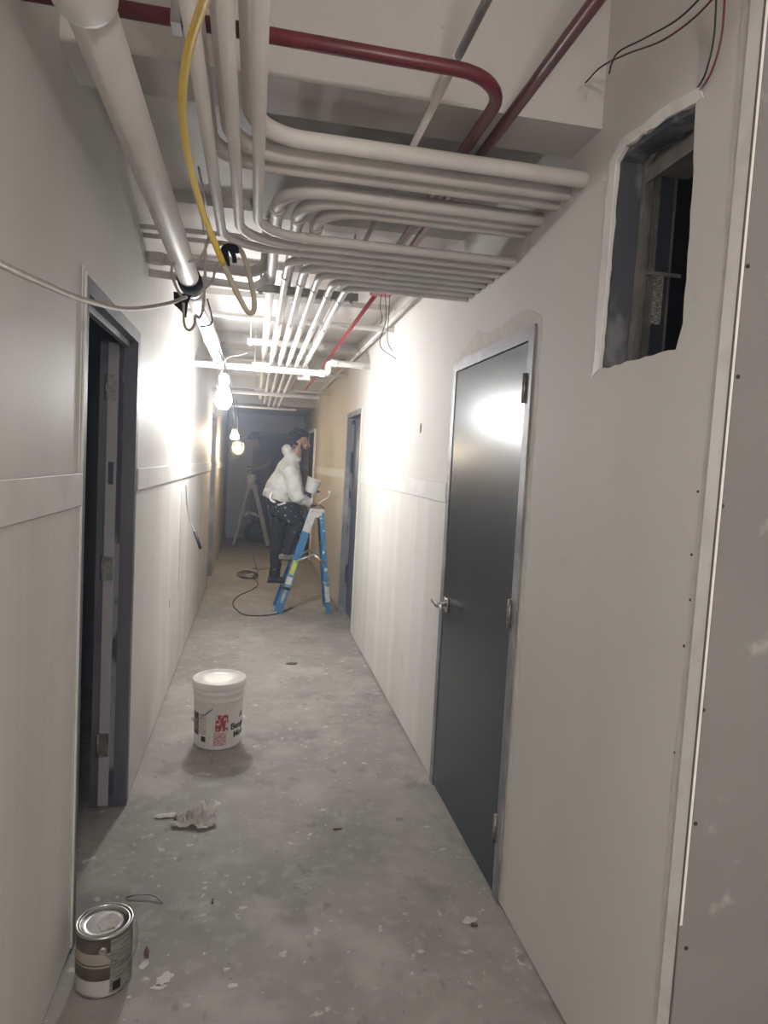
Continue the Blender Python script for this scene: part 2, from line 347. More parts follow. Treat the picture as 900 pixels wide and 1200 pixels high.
# side rooms behind the openings, their unlit look put into the dark wall colour
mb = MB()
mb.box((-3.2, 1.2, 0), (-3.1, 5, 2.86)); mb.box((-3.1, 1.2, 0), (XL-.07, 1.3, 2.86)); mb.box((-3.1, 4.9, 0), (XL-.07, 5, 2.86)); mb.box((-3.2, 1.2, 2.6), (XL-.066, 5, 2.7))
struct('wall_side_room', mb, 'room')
mb = MB()
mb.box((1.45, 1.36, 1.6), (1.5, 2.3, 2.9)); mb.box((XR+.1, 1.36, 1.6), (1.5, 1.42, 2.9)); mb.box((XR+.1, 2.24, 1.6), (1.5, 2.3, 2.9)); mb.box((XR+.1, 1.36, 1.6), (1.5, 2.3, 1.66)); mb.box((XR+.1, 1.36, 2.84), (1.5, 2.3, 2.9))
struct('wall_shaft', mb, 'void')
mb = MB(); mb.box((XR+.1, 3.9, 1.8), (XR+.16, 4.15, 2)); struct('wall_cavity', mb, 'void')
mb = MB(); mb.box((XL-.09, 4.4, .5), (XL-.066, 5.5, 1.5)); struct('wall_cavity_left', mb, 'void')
# rail boards at mid height
k = 1
for x0, x1, a, b in ((XR-.010, XR, D1[1]+.004, D3[0]-.003), (XR-.010, XR, D3[1]+.003, YB), (XL, XL+.012, -3, D2[0]-.004), (XL, XL+.012, D2[1]+.004, D4[0]-.003), (XL, XL+.012, D4[1]+.003, YB)):
    mb = MB(); mb.box((x0, a, 1.474), (x1, b, 1.575), bev=.002); struct('trim_rail_%d' % k, mb, 'whitetrim'); k += 1
# corner bead, slightly off plumb as in the place
mb = MB()
Tl = Matrix.Translation((0, 0, 0)) @ Matrix(((1, 0, 0, 0), (0, 1, -.010, .012), (0, 0, 1, 0), (0, 0, 0, 1)))
mb.box((XR-.004, 1.298, 0), (XR, 1.335, HW), Tl); mb.box((XR-.004, 1.293, 0), (XR+.007, 1.298, HW), Tl)
tb = struct('trim_corner_bead', mb, 'bead'); mb = MB(); mb.box((XR-.0045, 1.2915, 0), (XR-.0005, 1.2935, HW), Tl); mb.box((XR+.007, 1.2945, 0), (XR+.0095, 1.2985, HW), Tl); mb.build('crack_line', 'crack', tb)
mb = MB()
pts = [(1.352+.010*math.sin(z*2.3)+random.uniform(0, .006), z) for z in [i*.08 for i in range(42)]]
mb.poly([(1.305, 3.28)]+[(1.305, 0.02)]+pts, [], *wall_x(XR-.0012, XR)); struct('trim_bead_plaster', mb, 'joint')
# patches of joint compound round the main door frame
mb = MB(); pts = jag([(D1[0]-.055, .02), (D1[0]-.045, 2.2), (D1[0]+.1, 2.26), (D1[1]-.5, 2.25), (D1[1]-.33, 2.29), (D1[1]-.2, 2.24), (D1[1]+.02, 2.22), (D1[1]+.02, 2.1), (D1[1], 2.1), (D1[1], HD), (D1[0], HD), (D1[0], .02)], .07, .009)
mb.poly(pts, [], *wall_x(XR-.0012, XR)); struct('trim_door_plaster', mb, 'joint')
mb = MB(); pts = jag([(1.895, 1.945), (1.885, 2.56), (1.82, 2.60), (1.60, 2.585), (1.475, 2.56), (1.46, 2.53), (1.49, 2.532), (1.60, 2.553), (1.80, 2.57), (1.846, 2.545), (1.85, 2.25), (1.862, 1.962)], .05, .006)
mb.poly(pts, [], *wall_x(XR-.003, XR)); struct('trim_opening_plaster', mb, 'bead')
# ------------------------------------------------------------------ doors
def door_frame(root, x_face, sgn, y0, y1, depth, m, fw=.051, pro=.008, smear=None):
    """sgn = direction into the wall"""
    xa, xb = x_face-sgn*pro, x_face+sgn*depth
    mb = MB()
    prof = [(y0, 0), (y0+fw, 0), (y0+fw, HD-fw), (y1-fw, HD-fw), (y1-fw, 0), (y1, 0), (y1, HD), (y0, HD)]
    mb.poly(prof, [], *wall_x(xa, xb))
    return mb.build('door_frame', m, root)
# main right door
d = empty('door_1', (XR, (D1[0]+D1[1])/2, 0), 'dark slate steel door with a lever handle, closed, in the right wall', 'door', kind='structure')
door_frame(d, XR, 1, D1[0], D1[1], .1, 'frame')
mb = MB(); mb.box((XR-.004, D1[0]+.055, .012), (XR+.04, D1[1]-.055, HD-.055), bev=.0015); leaf = mb.build('door_leaf', 'leaf', d)
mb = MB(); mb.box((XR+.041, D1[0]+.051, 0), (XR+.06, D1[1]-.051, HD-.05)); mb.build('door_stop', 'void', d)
for (px, py) in ((611, 457), (590, 713), (578, 962)):
    p = un(px, py, 'X', XR); y = D1[0]+.053
    mb = MB(); mb.tube([(XR-.012, y, p.z-.055), (XR-.012, y, p.z+.055)], .008, 12)
    for q in (-.033, -.011, .011, .033): mb.tube([(XR-.012, y, p.z+q-.0015), (XR-.012, y, p.z+q+.0015)], .0092, 12)
    mb.box((XR-.0075, y-.034, p.z-.052), (XR-.0045, y+.0, p.z+.052)); mb.build('hinge', 'hinge', d)
p = un(523, 709, 'X', XR-.01); hy, hz = D1[1]-.055-.062, p.z
mb = MB(); mb.box((XR-.014, hy-.035, hz-.035), (XR-.004, hy+.035, hz+.035), bev=.003); es = mb.build('handle_rose', 'chrome', d)
mb = MB(); mb.tube([(XR-.012, hy, hz), (XR-.055, hy, hz)], .011, 14)
mb.tube(fillet([(XR-.052, hy+.002, hz), (XR-.055, hy-.115, hz-.003)], .01), [(.010, .007)]*2, 12)
mb.box((XR-.066, hy-.02, hz-.011), (XR-.044, hy+.02, hz+.011), bev=.003)
mb.box((XR-.060, hy-.02, hz-.010), (XR-.046, hy+.112, hz+.010), bev=.004); mb.build('lever', 'chrome', d)
mb = MB(); mb.box((XR-.006, D1[1]-.056, hz-.05), (XR+.005, D1[1]-.050, hz+.05)); mb.build('strike', 'chrome', d)
# left door, swung open into the dim room
d = empty('door_2', (XL, (D2[0]+D2[1])/2, 0), 'open doorway with a dark grey steel frame in the left wall', 'door', kind='structure')
door_frame(d, XL, -1, D2[0], D2[1], .07, 'frame_dark', pro=.006)
mb = MB(); mb.box((XL-.005, D2[0]-.001, .02), (XL+.0075, D2[0]+.014, HD+.005)); mb.box((XL, D2[0]-.02, .02), (XL+.003, D2[0], HD+.02)); mb.build('edge_bead', 'whitetrim', d)
mb = MB(); yj = D2[1]-.051
mb.box((XL-.052, yj-.0012, .05), (XL-.072, yj, HD-.06)); mb.build('mud_strip', 'smear', d)
mb = MB(); mb.box((XL-.072, yj-.012, .01), (XL-.117, yj+.90, HD-.06), bev=.001); mb.build('door_leaf', 'leaf_edge', d)
mb = MB(); mb.box((XL-.118, yj-.006, 0), (XL-.152, yj+.04, HD-.05)); mb.build('inner_trim', 'frame_dark', d)
for z in (1.93, 1.12, .30):
    mb = MB(); mb.box((XL-.075, yj-.016, z-.055), (XL-.118, yj-.012, z+.055)); mb.tube([(XL-.123, yj-.012, z-.055), (XL-.123, yj-.012, z+.055)], .007, 10); mb.build('hinge', 'hinge', d)
mb = MB(); mb.box((XL-.084, yj-.0135, 1.50), (XL-.106, yj-.012, 1.60)); mb.build('rating_label', 'backdoor', d)
# header stop of the left door with its bright edge
mb = MB(); mb.box((XL-.030, D2[0]+.051, HD-.075), (XL-.052, D2[1]-.051, HD-.051)); mb.build('head_stop', 'frame', d)
# far right door
d = empty('door_3', (XR, (D3[0]+D3[1])/2, 0), 'recessed blue grey door with a smeared frame, far right behind the blue ladder', 'door', kind='structure')
door_frame(d, XR, 1, D3[0], D3[1], .1, 'frame', pro=.006)
mb = MB(); mb.box((XR+.075, D3[0]+.051, .01), (XR+.12, D3[1]-.052, HD-.052)); mb.build('door_leaf', 'leaf_far', d)
mb = MB(); mb.box((XR+.045, D3[1]-.0525, .02), (XR+.074, D3[1]-.0511, HD-.06)); mb.build('mud_strip', 'smear', d)
mb = MB(); mb.box((XR-.007, D3[0]-.004, .012), (XR, D3[0]+.01, HD)); mb.build('edge_bead', 'whitetrim', d)
# far left door
d = empty('door_4', (XL, (D4[0]+D4[1])/2, 0), 'narrow grey door frame at the far end of the left wall', 'door', kind='structure')
door_frame(d, XL, -1, D4[0], D4[1], .065, 'frame', pro=.006)
mb = MB(); mb.box((XL-.06, D4[0]+.051, .01), (XL-.10, D4[1]-.051, HD-.052)); mb.build('door_leaf', 'leaf_far', d)
# dark end doorway
d = empty('door_5', (.6, YB, 0), 'dark navy double door in the end wall behind the workers', 'door', kind='structure')
mb = MB(); mb.box((.02, YB-.06, 0), (XR, YB, 2.12), bev=.004); mb.build('door_leaf', 'backdoor', d)
mb = MB(); mb.box((-.05, YB-.03, 0), (.02, YB, 2.19)); mb.box((.02, YB-.03, 2.12), (XR, YB, 2.19)); mb.build('door_frame', 'frame_dark', d)
# dark side opening near the end of the right wall
d = empty('door_6', (XR, 12.1, 0), 'dark doorway at the end of the right wall behind the young worker', 'door', kind='structure')
mb = MB(); mb.box((XR-.02, 11.35, 0), (XR, 12.35, 2.15)); mb.build('door_leaf', 'backdoor', d)
mb = MB(); mb.box((XR-.03, 11.29, 0), (XR, 11.35, 2.2)); mb.box((XR-.03, 11.35, 2.15), (XR, 12.4, 2.2)); mb.build('door_frame', 'bead', d)
# ------------------------------------------------------------------ metal framing seen in the broken opening
t = empty('metal_stud_frame', (1.05, 1.66, 1.96), 'galvanised steel stud framing inside the rough opening high in the right wall', 'wall stud')
mb = MB(); mb.poly([(1.851, 1.968), (1.838, 2.25), (1.835, 2.545), (1.80, 2.556), (1.60, 2.540), (1.478, 2.518), (1.478, 2.536), (1.60, 2.560), (1.80, 2.577), (1.858, 2.548), (1.856, 2.25), (1.868, 1.968)], [], *wall_x(XR+.012, XR+.078)); mb.build('opening_lining', 'lining', t)
mb = MB(); mb.box((1.059, 1.824, 1.70), (1.080, 1.846, 2.56)); mb.box((1.059, 1.818, 1.70), (1.062, 1.824, 2.56)); mb.box((1.077, 1.818, 1.70), (1.080, 1.824, 2.56)); mb.build('stud', 'stud', t)
mb = MB(); mb.box((1.084, 1.838, 1.70), (1.120, 1.846, 2.60))
for x in (1.088, 1.097, 1.106): mb.box((x, 1.832, 1.70), (x+.004, 1.838, 2.60))
mb.build('ribbed_channel', 'stud', t)
mb = MB(); mb.box((1.06, 1.42, 2.508), (1.085, 1.82, 2.530)); mb.box((1.06, 1.42, 2.488), (1.063, 1.82, 2.508)); mb.box((1.086, 1.40, 2.52), (1.20, 1.834, 2.575)); mb.build('header_track', 'stud', t)
mb = MB(); mb.box((1.12, 1.858, 1.70), (1.178, 1.862, 2.70)); mb.build('back_panel', 'leaf_far', t)
mb = MB(); mb.box((1.176, 1.852, 1.70), (1.181, 1.860, 2.70)); mb.build('panel_edge', 'stud', t)
mb = MB(); mb.box((1.076, 1.812, 2.235), (1.19, 1.818, 2.245)); mb.build('cross_brace', 'stud', t)
p = at(771, 350, 1.857); mb = MB(); mb.box((p.x-.021, 1.8565, p.z-.075), (p.x+.014, 1.8578, p.z+.065)); mb.build('paper_label', 'print', t)
p = at(797, 184, 1.83); mb = MB(); mb.tube([p+V((0, 0, -.03)), p+V((0, 0, .04))], .010, 12); mb.tube([p+V((-.03, 0, -.01)), p+V((.03, 0, -.01))], .008, 12); mb.build('pipe_fitting', 'chrome', t)
# ------------------------------------------------------------------ pipes
def ring(p, ax, r, L): 
    p = V(p); ax = V(ax).normalized(); mb = MB()
    mb.tube([p-ax*L/2, p-ax*L*.35, p+ax*L*.35, p+ax*L/2], [r*.94, r, r, r*.94], 18); return mb
def pipe(name, pts, r, m, label, cat='pipe', group=None, R=.12, rings=(), nseg=16, rname='coupling', rm=None):
    mb = MB(); mb.tube(fillet(pts, R), r, nseg); o = mb.build(name, m); tag(o, label, cat, group)
    for (p, ax, k, L) in rings: ring(p, ax, r*k, L).build(rname, rm or m, o)
    return o
Y = V((0, 1, 0)); X = V((1, 0, 0))
ZB = 2.47
pipe('drain_pipe', [(-.334, -2.9, ZB), (-.334, 8.0, ZB)], .047, 'pipe', 'thick white pipe running along the left wall above the work lights', R=.1, nseg=28,
     rings=[((-.334, 1.33, ZB), Y, 1.28, .10), ((-.334, 3.62, ZB), Y, 1.12, .10), ((-.334, 4.95, ZB), Y, 1.15, .09), ((-.334, 6.1, ZB), Y, 1.15, .09), ((-.334, 5.15, ZB), Y, 1.1, .03)])
r1 = .0172
# three conduits that come over the camera and turn into the right wall
ys = [2.60+.088*i for i in range(8)]
for i, (x, lab) in enumerate(((-.022, 'rightmost of the three slim conduits coming overhead and curving into the right wall'), (-.086, 'middle one of the three slim conduits coming overhead and curving into the right wall'), (-.152, 'leftmost of the three slim conduits coming overhead and curving into the right wall'))):
    pipe('conduit', [(x, -1.5, 2.475), (x, ys[i], 2.475), (XR, ys[i]+.004, 2.475)], r1, 'pipe', lab, 'pipe', 'white conduits under the ceiling', R=.17, rings=[((x+.17+.06*i, ys[i], 2.475), X, 1.14, .02)])
# five of the lower bundle
xs = [.105, .178, .25, .322, .394]
LB = ['leftmost of the five white conduits in the lower ceiling bundle', 'second from the left of the five white conduits in the lower ceiling bundle', 'middle one of the five white conduits in the lower ceiling bundle', 'second from the right of the five white conduits in the lower ceiling bundle', 'rightmost of the five white conduits in the lower ceiling bundle']
for i in range(5):
    yy = ys[3+i]; yend = 10.9 if i in (1, 2, 3) else 10.2 if i == 0 else 6.9
    pipe('conduit', [(XR, yy, 2.475), (xs[i], yy, 2.475), (xs[i]+.001, yend, 2.475)], r1, 'pipe_far', LB[i], group='white conduits under the ceiling', R=.11,
         rings=[((xs[i], yy+.30, 2.475), Y, 1.2, .04), ((xs[i], 4.2+.02*i, 2.475), Y, 1.2, .035), ((xs[i], 5.5, 2.475), Y, 1.22, .04)])
# upper row: three thick pipes from the right wall that turn away from the camera
for i, (yy, x, lab) in enumerate(((2.373, .045, 'nearest of the three thick pipes curving from the right wall into the upper bundle'), (2.445, .125, 'middle one of the three thick pipes curving from the right wall into the upper bundle'), (2.515, .20, 'farthest of the three thick pipes curving from the right wall into the upper bundle'))):
    pipe('conduit', [(XR, yy, 2.563), (x, yy, 2.563), (x, 10.5, 2.563)], .0235, 'pipe', lab, group='white conduits under the ceiling', R=.17, rings=[((x, yy+.22, 2.563), Y, 1.18, .05), ((x, 4.6, 2.563), Y, 1.15, .05)])
for i, (yy, x, lab) in enumerate(((2.04, -.045, 'nearest of the three thick pipes crossing just past the beam from the right wall'), (2.155, -.105, 'middle one of three thick pipes crossing just past the beam from the right wall'), (2.235, -.165, 'farthest of the three thick pipes crossing just past the beam from the right wall'))):
    pipe('conduit', [(XR, yy, 2.572), (x, yy, 2.572), (x, -1.5, 2.572)], .0245, 'pipe', lab, group='white conduits under the ceiling', R=.15)
# red sprinkler pipes
o = pipe('sprinkler_pipe', [(.652, -1.5, 2.625), (.652, 3.66, 2.625)], .0165, 'red', 'straight dark red pipe running along the ceiling on the right to the red box')
pipe('sprinkler_pipe', [(XL, 1.66, 2.625), (.594, 1.675, 2.625), (.594, 3.45, 2.625)], .0175, 'red', 'dark red pipe crossing under the concrete beam and bending beside the straight red one', R=.15)
pipe('sprinkler_pipe', [(.642, 3.76, 2.62), (.642, 10.2, 2.62)], .013, 'red2', 'thin red pipe leaving the red ceiling box down the corridor')
t = empty('junction_box', (.642, 3.71, 2.60), 'red ceiling junction box with thin black wires hanging from it', 'junction box')
mb = MB(); mb.box((.585, 3.66, 2.575), (.70, 3.76, 2.64), bev=.004); mb.build('box', 'red2', t)
for k, (dx, L, sw) in enumerate(((.02, .34, .05), (.045, .30, .0), (.0, .16, -.03))):
    mb = MB(); a = V((.642+dx, 3.70, 2.575)); mb.tube(spline([a, a+V((sw*.2, 0, -L*.4)), a+V((-sw*.3, 0, -L*.8)), a+V((sw+.03, 0, -L))]), .0022, 6); mb.build('wire', 'rubber', t)
mb = MB(); mb.tube(spline([at(447, 390, 3.8), at(430, 405, 4.0), at(415, 415, 4.2), at(402, 420, 4.4)]), .0018, 6); tag(mb.build('loose_wire', 'rubber'), 'thin black wire trailing from below the red box toward the bent white pipe', 'wire')
# grey-to-white ceiling conduit
mb = MB(); mb.tube([(.456, -1.5, 2.668), (.456, 1.72, 2.668)], .011, 12); o = mb.build('conduit', 'galv'); tag(o, 'slim bare grey metal conduit running between the red pipes overhead', 'pipe')
mb = MB(); mb.tube([(.456, 1.72, 2.668), (.456, 10, 2.668)], .011, 12); o2 = mb.build('painted_length', 'pipe', o)
ring((.456, 1.72, 2.668), Y, .014, .05).build('coupling', 'pipe', o)
# strap clamp on the red pipe
t = empty('pipe_clamp', (-.21, 1.65, 2.62), 'galvanised strap clamp holding the red pipe beside the thick white pipe', 'clamp')
mb = MB(); mb.box((-.221, 1.636, 2.603), (-.199, 1.639, 2.684)); mb.box((-.221, 1.681, 2.603), (-.199, 1.684, 2.684)); mb.box((-.221, 1.636, 2.600), (-.199, 1.684, 2.604)); mb.build('strap', 'galv', t)
mb = MB(); mb.tube([(-.21, 1.632, 2.662), (-.21, 1.69, 2.662)], .007, 6); mb.build('bolt', 'galv', t)
# pipes out of the left wall
pipe('cross_pipe', [(XL, 3.227, 2.645), (.15, 3.20, 2.645)], .0105, 'pipe', 'upper thin white pipe crossing from the left wall behind the thick pipe')
pipe('cross_pipe', [(XL, 3.30, 2.63), (.15, 3.28, 2.63)], .0105, 'pipe', 'lower thin white pipe crossing from the left wall behind the thick pipe')
pipe('cross_pipe', [(XL, 3.41, 2.565), (.02, 3.43, 2.545), (.02, 3.43, 2.80)], .026, 'pipe', 'stout white pipe from the left wall curving up behind the yellow cord', R=.09, rings=[((-.49, 3.411, 2.562), X, 1.18, .07)])
pipe('cross_pipe', [(XL, 3.50, 2.515), (.03, 3.53, 2.50), (.03, 3.53, 2.80)], .019, 'pipe', 'slimmer white pipe below the stout one, from the left wall curving up', R=.10)
for xx, z1, lab in ((-.255, 2.62, 'left'), (-.225, 2.62, 'right')):
    mb = MB(); mb.tube([(xx, 2.45, 2.62), (xx-.002, 3.2, 2.63)], .004, 8); tag(mb.build('ceiling_rod', 'strut'), '%s one of two thin rods under the ceiling between thick pipe and yellow cord' % lab, 'rod')
# pipes crossing further down
pe = un(432, 424, 'X', XR)
pipe('cross_pipe', [(XL, 6.0, 2.424), (.60, 6.0, 2.424), (.60, 6.0, 2.52), (XR, 6.05, 2.52)], .028, 'white', 'bright white pipe crossing below the bundle with a step up near the right wall', R=.035,
     rings=[((-.3, 6.0, 2.424), X, 1.2, .06), ((.55, 6.0, 2.424), X, 1.2, .05), ((.65, 6.0, 2.52), X, 1.2, .05)])
pipe('cross_pipe', [(XL, 5.05, 2.66), (XR, 5.05, 2.66)], .02, 'white', 'white pipe crossing above the bundle, nearest one past the strut hanger')
pipe('cross_pipe', [(XL, 8.35, 2.43), (.75, 8.35, 2.43)], .022, 'pipe_far', 'long white pipe crossing below the bundle, far down the corridor')
pipe('cross_pipe', [(.20, 7.6, 2.60), (XR, 7.6, 2.62)], .018, 'pipe_far', 'white pipe from the square box into the right wall, past the bright one')
pipe('cross_pipe', [(.05, 9.4, 2.60), (XR, 9.4, 2.60)], .018, 'pipe_far', 'farther short white pipe into the right wall, beyond the square box')
pipe('cross_pipe', [(XL, 7.3, 2.62), (.0, 7.3, 2.62), (.0, 7.3, 2.52)], .018, 'pipe_far', 'white pipe from the left wall dropping beside the bundle behind the bulb', R=.05)
pipe('cross_pipe', [(XL, 10.6, 2.43), (.6, 10.7, 2.435)], .018, 'pipe_far', 'last white pipe crossing the corridor below the dark ceiling end')
pipe('wall_pipe', [(.93, 3.4, 2.68), (.90, 10, 2.68)], .015, 'pipe', 'white pipe running along the top of the right wall')
t = empty('ceiling_box', (.43, 6.75, 2.5), 'square white electrical box hanging right of the bundle past the stepped pipe', 'junction box')
mb = MB(); mb.box((.38, 6.72, 2.44), (.50, 6.78, 2.51), bev=.004); mb.build('box', 'white', t)
mb = MB(); mb.tube([(.44, 6.75, 2.51), (.44, 6.75, 2.86)], .006, 8); mb.build('hanger_rod', 'white', t)
# strut hangers under the bundle
def hanger(y, x0, x1, z, m, lab):
    t = empty('strut_hanger', ((x0+x1)/2, y, z), lab, 'pipe hanger')
    mb = MB(); mb.box((x0, y-.02, z-.02), (x1, y+.02, z-.017)); mb.box((x0, y-.02, z-.02), (x1, y-.017, z+.02)); mb.box((x0, y+.017, z-.02), (x1, y+.02, z+.02)); mb.build('channel', m, t)
    for x in (x0+.025, x1-.03):
        mb = MB(); mb.tube([(x, y, z-.03), (x, y, 2.855)], .005, 8); mb.build('threaded_rod', m, t)
        mb = MB(); mb.tube([(x, y, z-.03), (x, y, z-.02)], .011, 6); mb.build('nut', m, t)
hanger(3.62, -.03, .50, 2.522, 'strut', 'grey strut hanger carrying the pipe bundle, nearest to the camera')
hanger(5.25, -.09, .48, 2.522, 'white', 'white strut hanger second in line over the pipe bundle')
hanger(6.5, -.06, .46, 2.522, 'white', 'white strut hanger just past the stepped crossing pipe')
hanger(8.9, -.04, .48, 2.522, 'strut', 'small strut hanger farthest down the pipe bundle')
# ------------------------------------------------------------------ cords
mb = MB(); yc = [(248, -22, 1.06), (236, 10, 1.14), (222, 55, 1.26), (214, 105, 1.39), (215, 150, 1.52), (224, 200, 1.66), (240, 255, 1.80), (262, 310, 1.93)]
P = [at(*p) for p in yc]; mb.tube(spline(P), .0085, 12)
yel = mb.build('extension_cord', 'yellow'); tag(yel, 'yellow cord hanging in a long curve below the ceiling pipes', 'cord')
mb = MB(); P2 = [P[-1]]+[at(*p) for p in ((280, 348, 1.98), (291, 366, 2.0), (298, 362, 2.01), (296, 340, 2.03), (287, 305, 2.10), (279, 290, 2.18), (262, 285, 2.25), (255, 287, 2.3))]
mb.tube(spline(P2), [.0085]*8+[.0075]*(8*7+1), 12); mb.build('dusty_end', 'cordend', yel)
mb = MB()
mb.tube(spline([at(-40, 290, 1.05), at(0, 309, 1.28), at(50, 332, 1.55), at(100, 352, 1.9), at(150, 362, 2.35), at(195, 356, 2.75), at(218, 348, 2.97)]), .0075, 10)
c1 = mb.build('supply_cable', 'beige'); tag(c1, 'beige cable swinging in from the left to the black tape on the thick pipe', 'cord')
loops = [((213, 348), (206, 335), (201, 318), (206, 307), (225, 306), (235, 302), (243, 285), (245, 270)),
         ((232, 345), (248, 330), (252, 318), (258, 305), (262, 285)), ((241, 284), (240, 330), (238, 360), (234, 372), (229, 370), (228, 380), (222, 387), (216, 380), (215, 355)),
         ((243, 350), (248, 370), (247, 380), (235, 383))]
for i, lp in enumerate(loops):
    mb = MB(); mb.tube(spline([at(x, y, 2.95) for x, y in lp]), .0055 if i < 3 else .003, 8); mb.build('cable_loop', 'beige' if i != 3 else 'rubber', c1)
p = V((-.334, 3.45, ZB)); mb = MB(); mb.tube([p-Y*.14, p-Y*.13, p-Y*.03, p+Y*.03, p+Y*.07], [.0488, .054, .057, .055, .0488], 20)
tw = mb.build('tape_wrap', 'black'); tag(tw, 'black tape wrapped round the thick pipe with a loose tail', 'tape')
a = at(211, 350, 3.28); mb = MB()
mb.poly([(-.03, .03), (.05, .02), (.035, -.02), (.03, -.085), (.0, -.05), (-.025, -.03)], [], lambda p, q_: a+V((p, 0, q_)), lambda p, q_: a+V((p, .004, q_))); mb.build('tape_tail', 'black', tw)
mb = MB()
mb.tube(spline([at(262, 298, 2.15), at(265, 290, 2.15), at(275, 291, 2.15), at(277, 297, 2.15)]), [(.011, .003)]*25, 8)
mb.tube(spline([at(264, 293, 2.15), at(265, 303, 2.15), at(266, 312, 2.15)]), [(.009, .003)]*17, 8); mb.tube(spline([at(270, 292, 2.15), at(274, 300, 2.15), at(275, 308, 2.15)]), [(.007, .003)]*17, 8)
tag(mb.build('tape_knot', 'black'), 'black tape tied in a knot beside the yellow cord', 'tape')
# wires by the opening
def wire(pts, r, m, lab): 
    mb = MB(); mb.tube(spline([un(x, y, 'X', xx) for x, y, xx in pts]), r, 8); tag(mb.build('wire', m), lab, 'wire')
wire([(840, -15, .955), (837, 40, .965), (830, 75, .97), (821, 97, .975), (800, 122, 1.02), (770, 143, 1.06)], .0022, 'rubber', 'black wire dropping down the right wall into the rough opening')
wire([(850, -15, .955), (846, 40, .965), (836, 78, .97), (823, 102, .975), (795, 130, 1.02), (750, 158, 1.06)], .0024, 'redwire', 'dark red wire dropping down the right wall into the rough opening')
wire([(845, -12, .93), (812, 22, .925), (775, 48, .91), (735, 63, .90), (705, 78, .89), (686, 97, .88)], .0024, 'redwire', 'dark red wire with a free end curling out left from the top right')
wire([(830, -12, .93), (795, 22, .925), (755, 45, .91), (726, 60, .90), (717, 74, .89), (714, 86, .88)], .0022, 'rubber', 'black wire with a free end curling out left from the top right')
# ------------------------------------------------------------------ work lights
def worklight(p, m, r, h, lab, top):
    t = empty('work_light', p, lab, 'work light', 'work lights on the string'); T = Matrix.Translation(p)
    mb = MB(); mb.lathe([(0, -h), (r*.55, -h*.93), (r*.93, -h*.62), (r, -h*.35), (r*.9, 0), (r*.62, h*.45), (r*.45, h*.7), (r*.42, h*.8)], T, 24); mb.build('bulb', m, t)
    mb = MB(); mb.lathe([(r*.46, h*.78), (r*.62, h*.8), (r*.66, h*1.35), (r*.4, h*1.5), (r*.2, h*1.55), (0, h*1.55)], T, 20); mb.build('socket', 'socket', t)
    mb = MB(); mb.tube(spline([V(p)+V((0, 0, h*1.5)), (V(p)+V((0, 0, h*1.5))).lerp(V(top), .5)+V((.02, 0, 0)), V(top)]), .004, 8); mb.build('lamp_cord', 'rubber', t)
    return t
B1 = at(262, 463, 5.25); B2 = at(275, 510, 8.4); B3 = at(279, 524, 10.3)
worklight(B1, 'bulb', .062, .105, 'large blazing white bulb hanging from the thick pipe', (-.30, 5.25, 2.44))
t = worklight(B2, 'bulb2', .052, .055, 'upper small bulb of the two warm ones far down the left side', (-.30, 8.0, 2.44))
t2 = worklight(B3, 'bulb2', .060, .062, 'lower small bulb of the two warm ones far down the left side', (-.30, 10.3, 2.5))
for tt, pp, r in ((t2, B3, .085),):
    mb = MB()
    for k in range(6):
        a = k*PI/3; mb.tube([V(pp)+V((r*math.cos(a)*q, r*math.sin(a)*q, z)) for q, z in ((.4, .09), (.95, .04), (1, -.01), (.7, -.075), (.2, -.10))], .0025, 6)
    mb.tube([V(pp)+V((r*math.cos(a), r*math.sin(a), -.01)) for a in [k*PI/10 for k in range(21)]], .0025, 6); mb.build('wire_guard', 'cage', tt)
worklight((.30, -1.6, 2.05), 'fill_bulb', .10, .11, 'unseen fill lamp added behind the viewer near the raw wall', (.30, -1.6, 3.29))  # fill lamp put in behind the camera to brighten the foreground
mb = MB(); mb.tube(spline([(-.29, 3.6, 2.40), (-.27, 4.4, 2.41), (-.26, 5.2, 2.38), (-.26, 6.4, 2.34), (-.27, 7.4, 2.3), (-.26, 8.4, 2.1), (-.26, 9.4, 2.2), (-.26, 10.3, 2.0)]), .005, 8)
tag(mb.build('light_string', 'rubber'), 'black cable string the work lights hang from along the left', 'cord')
mb = MB(); mb.tube(spline([at(258, 443, 5.1), at(262, 425, 5.1), at(270, 418, 5.1), at(282, 416, 5.1), at(290, 413, 5.1)]), .003, 6); tag(mb.build('wire', 'white'), 'thin white wire end sticking out right above the blazing bulb', 'wire')
# ------------------------------------------------------------------ left wall cable with a tip
t = empty('cable_tail', (XL+.02, 5.3, 1.3), 'grey cable tail poking out of a slot in the left wall below the rail', 'cord')
mb = MB(); mb.tube(spline([at(218, 568, 5.3), at(219, 590, 5.28), at(223, 610, 5.25), at(229, 625, 5.2)]), .005, 8); mb.build('cable', 'galv', t)
mb = MB(); mb.tube([at(228, 623, 5.2), at(235, 643, 5.18)], .011, 10); mb.build('tip', 'rubber', t)
